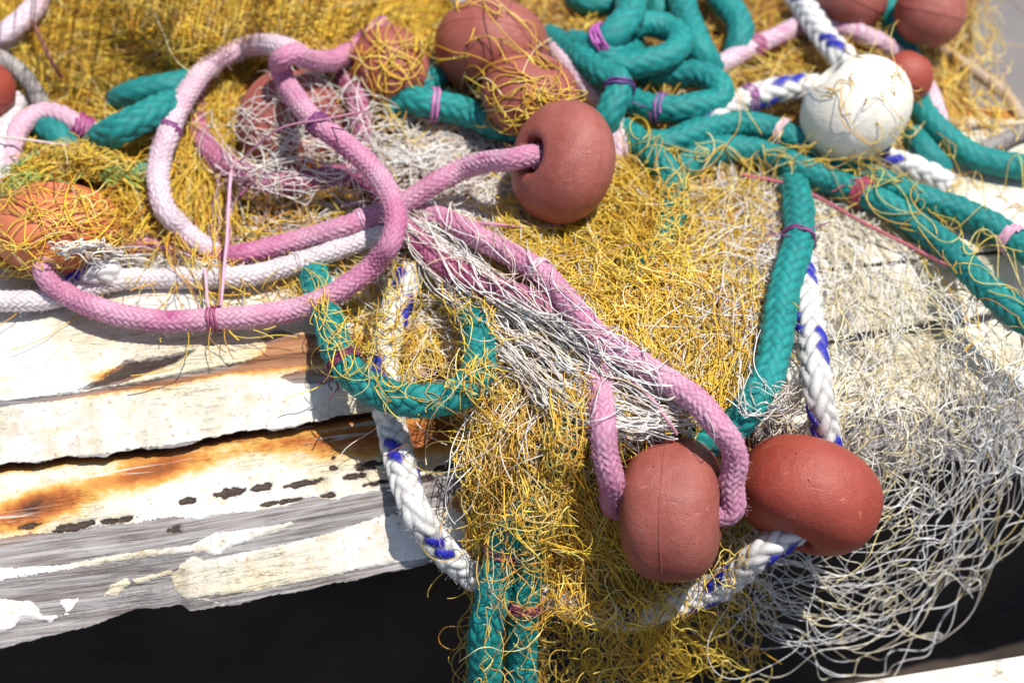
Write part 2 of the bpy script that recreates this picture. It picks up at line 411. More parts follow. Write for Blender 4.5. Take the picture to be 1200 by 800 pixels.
# --- pink ropes
rope('braided_rope', 'P2', [(452,30,.012),(430,46,.012),(412,61,.014),(390,71,.016),(365,70,.022),(345,63,.036),(331,67,.046),(329,80,.052),(336,97,.060),(348,117,.066),(362,136,.070),(380,151,.070),(402,167,.066),(426,187,.060),(446,209,.055),(459,232,.058),(464,258,.058),(457,285,.05),(440,310,.04),(412,332,.03),(378,350,.02),(340,364,.012),(300,370,.016),(250,374,.014),(200,376,.014),(150,370,.015),(112,360,.017),(78,344,.014),(55,325,.02),(52,311,.024),(62,302,.022),(85,297,.012),(110,295,-.004),(150,290,-.008),(190,288,-.012),(240,300,-.006),(285,298,.004),(320,290,.008),(360,279,.01),(400,267,.012),(435,254,.014),(465,243,.02),(485,231,.026),(510,214,.03),(540,199,.032),(572,190,.048),(600,186,.062),('F3',.92),('F3',.5),('F3',0.)], PK, 'pink',
     'dusty pink rope looping over the bare white board and into the centre float', Nc=12, res=5)
rope('braided_rope', 'P1', [(352,66,.004),(335,58,.008),(313,53,.006),(287,57,.006),(255,71,.012),(228,96,.02),(209,128,.025),(196,160,.025),(187,195,.02),(187,225,.018),(196,250,.012),(215,270,.004),(238,289,.0),(262,303,-.008),(285,312,-.016)], .0102, 'pinkpale',
     'pale faded pink rope bent in a tall arch beside the hank of yellow net', Nc=12, res=5)
rope('braided_rope', 'P5', [(236,90,.0),(230,110,.002),(231,140,.002),(240,168,.006),(258,188,.01),(285,204,.014),(320,215,.016),(355,213,.018),(390,206,.02),(415,205,.022),(437,215,.018),(455,235,.005)], .0100, 'magenta',
     'stained purple pink rope sagging below the netted float with a frayed white patch', Nc=12, res=5)
rope('braided_rope', 'P6', [(396,76,.0),(402,90,.006),(413,107,.012),(420,126,.016),(423,148,.018),(424,168,.018),(432,195,.008),(445,220,-.004)], .0096, 'magenta',
     'short mauve rope running down behind white twine right of the netted float', Nc=12, res=5)
rope('braided_rope', 'P7a', [(455,250,.004),(475,266,.010),(500,294,.015),(520,312,.015),(550,326,.014),(582,338,.016),(612,348,.016),(642,364,.012),(668,380,.004),(694,404,-.004),(715,425,-.012)], .0104, 'magenta',
     'deep magenta rope under white twine, left of and merging beneath the straight pink rope', Nc=12, res=5)
rope('braided_rope', 'P7', [(684,392,-.006),(698,410,.0),(702,428,.006),(703,447,.010),(704,470,.014),(707,500,.016),(709,530,.019),(716,560,.028),('F1',-1.12),('F1',-.6),('F1',.6),('F1',1.15),(857,562,.046),(861,542,.046),(856,520,.046),(838,495,.04),(818,472,.032),(790,451,.028),(760,432,.024),(730,415,.022),(705,398,.022),(684,376,.024),(660,347,.022),(635,320,.020),(602,300,.018),(570,283,.016),(545,270,.012),(510,254,.006),(480,247,-.002)], .0104, 'pink',
     'pink braided rope doubled back through the hanging pill shaped float', Nc=12, res=5)
rope('braided_rope', 'P8', [(-30,354,.002),(0,353,.002),(50,351,.002),(90,341,.002),(137,328,.003),(175,327,.002),(225,326,.002),(275,325,.004),(312,319,.006),(350,309,.008),(380,298,.01),(412,287,.008),(440,276,.004),(460,268,-.006)], .0092, 'white',
     'straight off-white rope lying on the white board under the pink loop', Nc=12, res=5)
rope('braided_rope', 'PA', [(-30,52,.01),(0,43,.012),(20,28,.014),(37,13,.012),(47,-4,.01),(50,-30,.0)], .011, 'pinkpale', 'pale pink rope crossing the top left corner', Nc=8, res=4)
rope('braided_rope', 'PA2', [(-20,68,-.002),(2,58,-.002),(14,46,-.002),(28,34,-.008)], .010, 'white', 'short whitish rope tucked under the top left pink rope', Nc=8, res=4)
rope('braided_rope', 'PB', [(-20,62,.016),(0,69,.018),(20,82,.018),(36,100,.014),(49,122,.006),(60,140,-.006)], .0082, 'grey', 'grimy grey rope slanting down beside the red float at left edge', Nc=8, res=4)
rope('braided_rope', 'PC', [(18,215,-.004),(14,195,.006),(15,170,.012),(22,151,.014),(37,137,.014),(55,132,.014),(75,137,.012),(92,146,.008),(113,156,-.004),(128,168,-.014)], .0098, 'pinkpale', 'small pink rope hoop with a magenta band near the left edge', Nc=8, res=4)
rope('braided_rope', 'PD', [(22,118,.004),(13,135,.008),(6,155,.01),(0,178,.01),(-8,205,.004),(-30,225,.0)], .0105, 'white', 'off-white rope bending down the left edge under the red float', Nc=8, res=4)
rope('braided_rope', 'PD2', [(-25,222,.008),(0,212,.008),(18,203,.006),(35,190,-.006)], .0095, 'white', 'whitish rope end at the left edge above the orange netted float', Nc=8, res=4)
rope('braided_rope', 'PE', [(632,40,-.01),(648,56,.004),(665,75,.01),(682,95,.012),(700,118,.008),(715,135,.0),(725,155,.006),(726,175,.004),(723,192,-.006)], .0100, 'pinkpale', 'pink rope squeezed between the big upper float and the teal coils', Nc=8, res=4)
rope('braided_rope', 'PF', [(820,90,-.01),(835,80,.0),(860,67,.004),(887,53,.006),(912,42,.008),(935,32,.002),(955,28,-.004),(972,31,.002),(1000,37,.006),(1025,47,.006),(1048,64,.0),(1070,85,-.01),(1086,105,.004),(1094,122,.006),(1100,140,.002),(1104,155,-.006)], .0098, 'pinkpale', 'pale pink rope sweeping behind the white float at upper right', Nc=8, res=4)
rope('braided_rope', 'PG', [(1085,44,.0),(1097,52,.004),(1125,72,.004),(1152,91,.004),(1175,108,.002),(1190,126,.0),(1196,140,-.006)], .0062, 'beige', 'thin beige rope sloping over the back of the pile at far right', Nc=6, res=4)
rope('braided_rope', 'PH', [(1150,176,.0),(1172,166,.004),(1190,158,.004),(1215,148,.004)], .008, 'grey', 'short grey rope end at the right edge above the teal rope', Nc=6, res=4)
rope('braided_rope', 'PI', [(524,-12,.0),(536,2,.01),(549,14,.004)], .008, 'grey', 'grey mauve rope stub above the top centre float', Nc=6, res=4)
# --- white ropes with blue flecks
rope('braided_rope', 'W1', [(482,318,-.004),(476,334,.004),(464,360,.01),(456,387,.012),(451,412,.012),(451,437,.012),(454,462,.01),(456,485,.006),(461,508,.004),(467,532,.002),(475,562,.002),(488,600,.002),(506,629,.003),(526,650,.006),(545,667,.01),(570,681,.004),(600,688,-.008),(640,700,-.004),(690,716,.002),(730,722,.008),(765,714,.014),(800,702,.012),(835,690,.018),(868,668,.032),(894,645,.048),('F2',.72),('F2',.2),('F2',-.7),('F2',-1.1),(963,482,.03),(958,450,.03),(955,420,.025),(950,385,.016),(945,350,.01),(942,325,.002),(940,305,-.008)], WB, 'whiteblue',
     'white rope flecked with blue that hangs over the board and threads the front right float', Nc=6, res=9, fleck=True, amp=.21)
rope('braided_rope', 'W2', [(72,330,.0),(92,322,.003),(108,317,.01),(122,317,.01),(134,327,-.006)], .0115, 'whiteblue', 'short stub of blue flecked white rope inside the bend of the pink loop', Nc=6, res=9, fleck=True, amp=.21)
rope('braided_rope', 'W3', [(932,-8,.008),(945,10,.014),(957,30,.018),(972,50,.018),(988,70,.02),(1003,95,.01)], .0128, 'whiteblue', 'blue flecked white rope coming down onto the top of the white float', Nc=6, res=8, fleck=True, amp=.19)
rope('braided_rope', 'W4', [(808,150,-.01),(825,138,.006),(852,126,.01),(885,113,.012),(915,104,.014),(945,101,.014),(962,104,.012),(985,118,.008)], .0122, 'whiteblue', 'blue flecked white rope lying left of the white float above the paired teal ropes', Nc=6, res=8, fleck=True, amp=.19)
rope('braided_rope', 'W5', [(1020,172,.004),(1040,186,.002),(1064,194,.002),(1092,204,.0),(1110,215,-.006)], .0115, 'whiteblue', 'blue flecked white rope coming out under the right of the white float', Nc=6, res=8, fleck=True, amp=.19)
# --- teal ropes
rope('braided_rope', 'T1', [(366,318,-.006),(372,340,.0),(380,362,.008),(387,387,.014),(395,412,.018),(408,433,.022),(430,451,.026),(460,465,.028),(490,470,.028),(520,467,.026),(545,456,.024),(560,436,.02),(563,412,.016),(559,387,.01),(551,368,.004),(540,350,-.004),(522,322,-.012)], .0136, 'teal',
     'teal braided rope curled in a U over the board edge at the centre', Nc=8, res=7, amp=.16)
rope('braided_rope', 'T2', [(732,152,-.004),(737,158,.002),(756,175,.006),(776,193,.006),(789,215,.0),(790,240,-.008),(780,275,-.010),(765,300,-.010),(748,330,-.012),(725,370,-.014),(705,410,-.014),(690,450,-.008),(675,490,-.006),(662,525,-.005),(648,565,-.004),(632,610,.010),(620,650,.018),(616,690,.022),(613,730,.024),(612,770,.024),(612,830,.024)], .0128, 'teal',
     'teal rope from under the yellow net, right one of the hanging pair', Nc=8, amp=.16)
rope('braided_rope', 'T2b', [(640,560,-.01),(622,590,.002),(600,622,.014),(588,655,.022),(580,690,.024),(572,725,.024),(568,765,.024),(568,830,.024)], .0140, 'teal',
     'teal rope dangling below the board, left one of the hanging pair', Nc=8, amp=.16)
rope('braided_rope', 'T4', [(928,214,-.008),(934,228,.004),(937,255,.01),(935,282,.012),(928,310,.014),(920,338,.014),(914,367,.014),(908,405,.014),(900,442,.012),(884,470,.01),(862,497,.006),(836,514,.002),(805,526,-.004),(780,532,-.012)], .0138, 'teal',
     'thick teal rope running down beside the upright blue flecked rope', Nc=8, amp=.16)
rope('braided_rope', 'T5', [(785,208,-.01),(800,196,.0),(822,183,.004),(850,175,.006),(880,177,.006),(912,187,.006),(940,198,.006),(972,210,.006),(1005,224,.006),(1040,242,.006),(1075,263,.006),(1107,287,.006),(1127,307,.006),(1147,328,.006),(1172,351,.006),(1200,374,.006),(1240,400,.006)], .0125, 'teal',
     'lower teal rope of the pair slanting to the right edge', Nc=8, res=5, amp=.15)
rope('braided_rope', 'T6', [(740,168,-.01),(760,167,.002),(787,165,.004),(812,157,.006),(840,149,.008),(870,146,.01),(900,151,.01),(928,162,.01),(955,175,.008),(983,189,.008),(1012,203,.006),(1050,220,.006),(1087,235,.006),(1125,248,.006),(1162,264,.006),(1188,280,.006),(1212,300,.006),(1240,325,.006)], .0125, 'teal',
     'upper teal rope of the pair slanting to the right edge', Nc=8, res=5, amp=.15)
rope('braided_rope', 'T7', [(1043,-20,.008),(1045,12,.01),(1051,35,.01),(1060,56,.006),(1068,80,.0),(1074,110,.004),(1082,132,.008),(1098,151,.008),(1117,168,.008),(1140,183,.006),(1166,191,.006),(1200,196,.006),(1240,200,.006)], .0122, 'teal',
     'teal rope passing between the far red floats and out at the right edge', Nc=8, res=4, amp=.15)
rope('braided_rope', 'T8', [(1070,160,-.006),(1082,174,.006),(1092,186,.006),(1104,200,-.004)], .0118, 'teal', 'short teal rope end showing right of the white float', Nc=8, res=4)
rope('braided_rope', 'T9a', [(745,-25,.03),(741,0,.03),(736,20,.03),(720,38,.028),(706,48,.02),(688,55,.01),(672,52,.002)], .0150, 'teal', 'teal rope dropping from the top edge left of the oval coil', Nc=8, res=4)
rope('braided_rope', 'T9b', [(690,66,.0),(705,73,.012),(735,76,.02),(768,71,.024),(790,61,.026),(797,46,.026),(784,34,.024),(760,29,.022),(738,34,.016),(722,44,.008)], .0132, 'teal', 'teal rope coiled in an oval near the top', Nc=8, res=4)
rope('braided_rope', 'T9b2', [(700,66,.016),(715,64,.02),(732,59,.012),(745,56,-.002)], .0120, 'teal', 'teal rope end pointing into the oval coil', Nc=8, res=4)
rope('braided_rope', 'T9c', [(793,-25,.016),(798,0,.016),(805,24,.016),(815,48,.014),(824,66,.008),(833,82,-.006)], .0142, 'teal', 'teal rope dropping from the top edge right of the oval coil', Nc=8, res=4)
rope('braided_rope', 'T9d', [(828,-25,.012),(846,0,.014),(860,16,.014),(867,33,.012),(866,50,.006),(860,66,-.006)], .0138, 'teal', 'teal rope curving down from the top edge, rightmost of the teal bunch', Nc=8, res=4)
rope('braided_rope', 'T9g', [(766,-25,.0),(770,0,.002),(772,14,.0),(775,28,-.01)], .0120, 'teal', 'teal rope seen through the gap above the oval coil', Nc=8, res=4)
rope('braided_rope', 'T9h', [(672,-6,.0),(690,3,.004),(712,3,.002),(730,-3,-.004)], .0120, 'teal', 'teal rope lying along the top edge above the upper floats', Nc=8, res=4)
rope('braided_rope', 'T9e', [(640,44,-.01),(660,54,.002),(682,66,.012),(697,82,.02),(712,92,.026),(723,94,.03),(725,106,.03),(719,122,.028),(711,140,.02),(703,156,.0)], .0132, 'teal', 'teal rope bent over and lashed with purple twine above the centre float', Nc=8, res=5)
rope('braided_rope', 'T9e2', [(652,62,-.01),(670,74,.0),(684,88,.008),(700,100,.008),(714,112,-.002)], .0118, 'teal', 'teal rope tucked under the lashed bend above the centre float', Nc=8, res=4)
rope('braided_rope', 'T9f', [(755,92,-.008),(775,87,.002),(800,86,.008),(822,88,.012),(838,97,.014),(845,110,.014),(838,120,.012),(820,124,.012),(798,128,.012),(770,126,.01),(748,121,.006),(734,115,-.002)], .0128, 'teal', 'teal rope folded in a narrow hairpin right of the lashed bend', Nc=8, res=5)
rope('braided_rope', 'T10', [(462,122,-.006),(478,116,.004),(500,121,.01),(525,126,.012),(550,133,.012),(585,146,.012),(612,152,.008),(640,160,-.004)], .0136, 'teal', 'teal rope running left from behind the centre float', Nc=8, res=6, amp=.16)
rope('braided_rope', 'T10b', [(518,80,-.01),(508,90,.002),(495,102,.0),(480,114,-.004),(462,128,-.01)], .0136, 'teal', 'teal rope elbow below the top centre float', Nc=8, res=4)
rope('braided_rope', 'T11', [(112,172,-.008),(124,160,.016),(142,150,.026),(165,139,.028),(190,127,.024),(212,116,.004)], .0138, 'teal', 'teal rope poking from the yellow net left of the pink arch', Nc=8, res=6, amp=.16)
rope('braided_rope', 'T12', [(140,118,-.004),(156,109,.014),(178,104,.02),(205,99,.016),(225,94,-.004)], .0130, 'teal', 'teal rope half buried in yellow net, higher one left of the pink arch', Nc=8, res=4)
rope('braided_rope', 'T13', [(0,235,-.006),(17,218,.004),(40,198,.008),(68,188,.01),(100,190,.01),(133,199,.008),(160,206,.002),(185,214,-.006)], .0125, 'teal', 'green teal rope veiled by yellow net above the orange float', Nc=8, res=5)
rope('braided_rope', 'T14', [(38,142,-.01),(52,150,.0),(65,158,.004),(78,172,.002),(88,186,-.008)], .0130, 'teal', 'teal rope end inside the small pink hoop', Nc=8, res=4)

# --- whippings and lashings
PUR = (.20, .045, .16); RED = (.30, .05, .08)
binding('P2', 372, 146, 4, .010, PUR); binding('P2', 251, 374, 3, .010, (.28, .05, .12), tails=0)
binding('P1', 200, 152, 2, .006, (.3, .08, .25), tails=1); binding('P2', 424, 50, 4, .014, (.32, .1, .2))
binding('P2', 425, 257, 2, .006, (.7, .4, .55), tails=1); binding('P5', 287, 203, 3, .008, (.4, .1, .28))
binding('T1', 400, 428, 4, .009, (.16, .03, .07), tails=6)
binding('T10', 508, 121, 2, .009, (.5, .18, .40), .0017, tails=0); binding('T9f', 772, 126, 2, .010, (.26, .10, .32), .0014, tails=0)
binding('T6', 1186, 278, 4, .010, (.62, .35, .45), .0013, tails=0); binding('T5', 1010, 226, 4, .012, (.35, .06, .10), .0014)
binding('T9e', 724, 104, 2, .008, (.12, .05, .22), .0013, tails=1); binding('T9a', 706, 48, 3, .012, (.42, .10, .38), .0018, tails=0)
binding('T2', 614, 706, 4, .010, (.40, .12, .16)); binding('T2b', 590, 648, 2, .008, (.40, .12, .16), tails=4)
binding('T4', 930, 281, 2, .006, PUR, tails=2); binding('W4', 878, 116, 3, .010, (.4, .15, .35), tails=0)
binding('P7', 632, 318, 3, .007, (.55, .4, .45)); binding('PC', 96, 148, 4, .016, (.35, .05, .20), .0016, tails=0)
binding('T6', 915, 157, 3, .008, (.6, .45, .45), .0013, tails=0); binding('PF', 887, 53, 4, .012, (.45, .16, .26), .0013, tails=0)
binding('P7', 475, 262, 3, .010, (.5, .2, .35)); binding('P8', 352, 308, 2, .005, (.6, .5, .5))

# ------------------------------------------------------------------ boards
L1 = lin([(0,471),(160,446),(400,402),(950,318),(1200,292)])
L2 = lin([(0,546),(200,522),(400,489),(700,442),(960,399),(1200,362)])
LB = lin([(0,668),(250,628),(440,590),(700,545),(1200,462)])
L3 = lin([(0,757),(90,738),(140,721),(158,714),(212,711),(222,718),(300,706),(400,680),(540,655),(700,625),(1000,566),(1200,528)])
L0 = lin([(0,262),(1200,148)])
def sdpoly(px, py, poly):
    P = np.array(poly, float); d = np.full(px.shape, 1e9); ins = np.zeros(px.shape, bool)
    for i in range(len(P)):
        a, b = P[i], P[(i+1) % len(P)]; e = b-a; wx, wy = px-a[0], py-a[1]
        t = np.clip((wx*e[0]+wy*e[1])/(e@e+1e-9), 0, 1); d = np.minimum(d, np.hypot(wx-t*e[0], wy-t*e[1]))
        cnd = ((a[1] > py) != (b[1] > py)); xx = (b[0]-a[0])*(py-a[1])/(b[1]-a[1]+1e-12)+a[0]
        ins ^= cnd & (px < xx)
    return np.where(ins, d, -d)
BARE_A = [[(88,458),(112,447),(148,422),(165,424),(176,418),(188,418),(232,408),(206,426),(172,437),(142,449)],
          [(306,398),(322,386),(345,392),(420,392),(440,425),(400,425),(330,431),(270,438),(210,448),(160,456),(60,471),(-30,480),(-30,472),(60,464),(160,449),(250,431),(302,419),(314,406)],
          [(330,442),(350,434),(400,430),(420,440),(380,450),(345,449)]]
PAINT_B = [[(-60,668),(75,661),(125,652),(175,644),(225,639),(250,625),(300,620),(345,611),(330,619),(300,629),(268,640),(254,651),(240,645),(175,651),(75,668),(0,680),(-60,690)],
           [(-60,700),(0,700),(38,703),(50,722),(80,720),(70,702),(92,700),(85,713),(60,728),(40,724),(25,722),(15,736),(-60,750)],
           [(200,676),(212,660),(226,652),(240,656),(275,650),(330,640),(390,624),(440,606),(620,575),(620,625),(540,646),(440,662),(400,672),(300,692),(250,697),(216,701),(205,686)],
           [(122,697),(130,684),(150,677),(153,684),(137,696)],[(155,679),(200,667),(205,671),(160,684)],[(230,700),(262,709),(248,702)]]
SPOTS = [(217,587,13,4),(268,577,17,6),(308,571,13,5),(357,566,23,4),(415,558,13,4),(432,545,17,5),(391,548,5,3),(391,536,3,2.5),(440,566,16,3),(138,609,24,4),(85,617,26,5),(35,616,14,3),(205,620,8,5),(330,588,30,3),(385,580,12,3),(500,560,14,4),(520,548,12,4)]
def board(name, label, rows, xs, paintfn, zbot, cat='board', mat=None):
    """rows: list of (line fn, z, n) top to bottom; real plank with thickness"""
    PX, PY, Z, VV = [], [], [], []
    px = xs
    for k in range(len(rows)-1):
        f0, z0, n = rows[k]; f1, z1, _ = rows[k+1]
        ts = np.linspace(0, 1, n, endpoint=(k == len(rows)-2))
        for t in ts:
            PX.append(px); PY.append(f0(px)*(1-t)+f1(px)*t); Z.append(np.full(len(px), z0*(1-t)+z1*t))
    PX = np.array(PX); PY = np.array(PY); Z = np.array(Z)
    # edge raggedness on the last rows
    W = on_z(PX, PY, Z)
    pd, rust, dark = paintfn(PX, PY)
    s = W@EDIR; v = np.concatenate([np.zeros((1, len(px))), np.cumsum(np.linalg.norm(np.diff(W, axis=0), axis=2), axis=0)])
    grain = fbm(s*9, v*260, 4, 3)*.0006+fbm(s*4, v*60, 3, 8)*.0012
    pm = 1/(1+np.exp(-(pd+fbm(PX*.25, PY*.25, 3, 5)*2.2)*1.6))
    disp = np.where(True, grain*(1-pm*.95)+pm*.0011+fbm(s*14, v*14, 3, 2)*.0010*pm, 0)-dark*.004
    W = W+np.array([0, 0, 1.])*disp[..., None]+ENRM*disp[..., None]*.6
    nr, nc = PX.shape
    # underside and back
    low = W[-1].copy()-ENRM*.03; low[:, 2] = zbot; back = W[0].copy(); back[:, 2] = zbot
    Vf = np.vstack([W.reshape(-1, 3), low, back])
    F = grid_faces(nr+1, nc)[:, ::-1]; j = np.arange(nc-1); b0 = nr*nc; b1 = b0+nc
    F = np.vstack([F, np.stack([b0+j, b0+j+1, b1+j+1, b1+j], 1), np.stack([b1+j, b1+j+1, j+1, j], 1)])
    for e in (0, nc-1):
        col = (np.arange(nr)*nc+e)
        # end caps as fan to lower corners
        c = np.stack([col[:-1], col[1:], np.full(nr-1, b0+e), np.full(nr-1, b0+e)], 1)
    z2 = np.zeros(2*nc); at = lambda a, f=0: np.append(a.ravel(), z2+f)
    uv = np.stack([at(s), at(v)], 1)
    o = mk(name, Vf, F, mat or M['wood'], None, True, {'pd': at(pd, -20), 'rust': at(rust), 'dark': at(dark)}, uv)
    return tag(o, label, cat)
def wood_mat():
    m, n, b = new_mat('peeling painted wood')
    uv = nd(n, 'ShaderNodeUVMap').outputs[0]
    mp = nd(n, 'ShaderNodeMapping'); n.links.new(uv, mp.inputs[0]); mp.inputs['Scale'].default_value = (6, 90, 1)
    mp2 = nd(n, 'ShaderNodeMapping'); n.links.new(uv, mp2.inputs[0]); mp2.inputs['Scale'].default_value = (18, 420, 1)
    g1 = noise(n, mp.outputs[0], 1, 6, .65, .4); g2 = noise(n, mp2.outputs[0], 1, 4, .6, .2)
    wood = ramp(n, g1, [(.25, (.09, .07, .06)), (.42, (.24, .21, .19)), (.56, (.34, .32, .315)), (.72, (.42, .37, .31))])
    wood = mixc(n, .75, wood, ramp(n, g2, [(.32, (.25, .22, .20)), (.55, (1, 1, 1))]), 'MULTIPLY')
    n1 = noise(n, uv, 9, 5, .6); n2 = noise(n, uv, 150, 5, .65); n3 = noise(n, uv, 45, 5, .7)
    paint = mixc(n, ramp(n, n1, [(.42, (0,0,0)), (.60, (1,1,1))]), (.60, .595, .57), (.58, .52, .38))
    paint = mixc(n, ramp(n, n3, [(.50, (0,0,0)), (.70, (.6,.6,.6))]), paint, (.50, .34, .16))
    paint = mixc(n, ramp(n, n2, [(.58, (0,0,0)), (.68, (.8,.8,.8))]), paint, (.34, .22, .11))
    vo = nd(n, 'ShaderNodeTexVoronoi', feature='DISTANCE_TO_EDGE'); vm = nd(n, 'ShaderNodeMapping'); n.links.new(uv, vm.inputs[0]); vm.inputs['Scale'].default_value = (14, 42, 1)
    vw = nd(n, 'ShaderNodeVectorMath', operation='ADD'); n.links.new(vm.outputs[0], vw.inputs[0]); nx = nd(n, 'ShaderNodeTexNoise'); nx.inputs['Scale'].default_value = 30; nx.inputs['Detail'].default_value = 5; n.links.new(uv, nx.inputs['Vector']); n.links.new(nx.outputs['Color'], vw.inputs[1]); n.links.new(vw.outputs[0], vo.inputs['Vector'])
    vcr = mth(n, 'MULTIPLY', ramp(n, vo.outputs['Distance'], [(.0, (1,1,1)), (.022, (0,0,0))]), ramp(n, n1, [(.47, (0,0,0)), (.56, (.7,.7,.7))]))
    paint = mixc(n, vcr, paint, (.22, .17, .12))
    # hairline cracks along the grain
    cr = ramp(n, noise(n, mp.outputs[0], 1.7, 6, .75, 1.0), [(.488, (0,0,0)), (.4975, (1,1,1)), (.507, (0,0,0))])
    paint = mixc(n, mth(n, 'MULTIPLY', cr, ramp(n, n1, [(.48, (0,0,0)), (.6, (.22,.22,.22))])), paint, (.25, .2, .15))
    rs = attr(n, 'rust')
    rj = mth(n, 'ADD', mth(n, 'MULTIPLY', rs, .86), mth(n, 'MULTIPLY', mth(n, 'SUBTRACT', noise(n, uv, 60, 6, .7, .5), .5), .75))
    rj = mth(n, 'MULTIPLY', rj, ramp(n, rs, [(.0, (0,0,0)), (.15, (1,1,1))]))
    rc = ramp(n, rj, [(.10, (.60, .50, .28)), (.36, (.60, .32, .07)), (.66, (.34, .10, .02)), (.98, (.06, .018, .008))])
    rf = ramp(n, rj, [(.06, (0,0,0)), (.42, (1,1,1))])
    rchip = ramp(n, noise(n, mp.outputs[0], .9, 5, .6, 1.2), [(.60, (1,1,1)), (.66, (.15,.15,.15))])
    paint = mixc(n, mth(n, 'MULTIPLY', rf, rchip), paint, rc)
    wood = mixc(n, mth(n, 'MULTIPLY', ramp(n, rs, [(.05, (0,0,0)), (.4, (1,1,1))]), .9), wood, ramp(n, g1, [(.3, (.10, .035, .015)), (.55, (.33, .13, .045)), (.75, (.50, .26, .11))]))
    pd = attr(n, 'pd')
    e = mth(n, 'ADD', pd, mth(n, 'ADD', mth(n, 'MULTIPLY', mth(n, 'SUBTRACT', noise(n, uv, 230, 5, .7), .5), 9.0), mth(n, 'MULTIPLY', mth(n, 'SUBTRACT', g1, .5), 10.0)))
    mask = ramp(n, mth(n, 'ADD', mth(n, 'MULTIPLY', e, .4), .5), [(.44, (0,0,0)), (.56, (1,1,1))])
    c = mixc(n, mask, wood, paint)
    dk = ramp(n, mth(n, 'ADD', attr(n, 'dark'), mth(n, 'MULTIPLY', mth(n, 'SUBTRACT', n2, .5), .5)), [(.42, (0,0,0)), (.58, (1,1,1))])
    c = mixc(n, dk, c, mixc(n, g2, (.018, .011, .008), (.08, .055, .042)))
    n.links.new(c, b.inputs['Base Color']); b.inputs['Roughness'].default_value = .6; b.inputs['Specular IOR Level'].default_value = .3
    p1 = bump(n, b, mask, .0010); p2 = bump(n, b, mth(n, 'MULTIPLY', g2, mth(n, 'SUBTRACT', 1.02, mask)), .0022, p1)
    p3 = bump(n, b, n2, .0006, p2); bump(n, b, mth(n, 'MULTIPLY', cr, ramp(n, n1, [(.50, (0,0,0)), (.62, (1,1,1))])), -.0005, p3)
    return m
M['wood'] = wood_mat()
def gauss(px, py, cx, cy, rx, ry, sl=-.16):
    x = (px-cx); y = (py-cy)-sl*x
    return np.exp(-(x/rx)**2-(y/ry)**2)
def paintA(px, py):
    pd = np.full(px.shape, 30.)
    for q in BARE_A: pd = np.minimum(pd, -sdpoly(px, py, q))
    pd = np.minimum(pd, (L2(px)-py)+0)      # chipped lower lip
    pd = np.where(px > 640, pd-8*np.maximum(0, fbm(px*.02, py*.08, 3, 4)), pd)
    rust = gauss(px, py, 350, 415, 60, 22)*.9+gauss(px, py, 150, 435, 40, 8)*1.0+gauss(px, py, 200, 448, 160, 5)*.5+gauss(px, py, 190, 455, 30, 6, )*.3+gauss(px, py, 470, 400, 60, 30)*.5
    rust += .22*gauss(px, py, 60, 505, 40, 10)+.45*gauss(px, py, 440, 490, 60, 10)
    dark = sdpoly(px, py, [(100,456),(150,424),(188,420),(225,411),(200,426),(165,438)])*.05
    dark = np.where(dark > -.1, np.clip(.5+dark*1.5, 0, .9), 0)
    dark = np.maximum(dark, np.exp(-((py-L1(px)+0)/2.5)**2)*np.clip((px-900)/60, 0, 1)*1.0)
    return pd, rust, dark
def paintB(px, py):
    top = lin([(-60,640),(0,628),(85,621),(160,612),(230,606),(320,592),(400,580),(480,566),(620,545),(800,515),(1200,455)])
    pd = (top(px)+fbm(px*.03, py*.06, 3, 7)*6-py)
    for q in PAINT_B: pd = np.maximum(pd, sdpoly(px, py, q))
    isl = fbm(px*.012+3, (py+px*.19)*.05, 4, 12)*14-5.0
    pd = np.where(px > 600, np.maximum(np.minimum(pd, 20), isl), pd)
    pd = np.clip(pd, -20, 20)
    rust = gauss(px, py, 55, 592, 44, 20)*.8+gauss(px, py, 185, 548, 62, 17)*.8+gauss(px, py, 10, 610, 40, 20)*.6+gauss(px, py, 430, 515, 90, 22)*.75+gauss(px, py, 330, 520, 90, 9)*.5+gauss(px, py, 120, 572, 90, 18)*.35+gauss(px, py, 520, 510, 60, 30)*.6
    rust += np.exp(-((py-L2(px))/9)**2)*1.1*np.clip((600-px)/100, 0, 1)
    dark = np.zeros(px.shape)
    for cx, cy, a, b in SPOTS:
        x = px-cx; y = (py-cy)+.17*x
        dark = np.maximum(dark, 1.1-((x/a)**2+(y/b)**2)*.6+fbm(px*.16, py*.3, 3, 6)*.75)
    return pd, np.clip(rust, 0, 1.2), np.clip(dark, 0, 1)
xs = np.concatenate([np.linspace(-420, -30, 40), np.arange(-26, 640, 1.7), np.arange(642, 1230, 3.2), np.linspace(1240, 1650, 40)])
jl = lambda f, a, sc, sd: (lambda x: f(x)+fbm(np.asarray(x)*sc, np.asarray(x)*0+sd, 4, sd)*a+np.round(fbm(np.asarray(x)*.02, np.asarray(x)*0+sd, 2, sd+5)*4)/4*a*1.2)
def off(f, d): return lambda x: f(x)+d
board('upper_plank', 'upper white painted board with a sloping front lip, peeling above the rusty board', [(L0, .0, 70), (off(L1, -60), 0, 45), (L1, 0, 8), (off(L1, 5), -.003, 60), (jl(L2, 4.0, .05, 3), -.040, 0)], xs, paintA, -.045)
board('lower_plank', 'lower weathered board with rust stains and bare grey wood along its ragged front edge', [(off(L2, -25), -.052, 20), (L2, -.052, 80), (LB, -.055, 8), (off(LB, 6), -.058, 60), (jl(L3, 3.5, .035, 8), -.095, 0)], xs, paintB, -.105)
LBK = lin([(0,20),(800,100),(1000,118),(1200,128)])
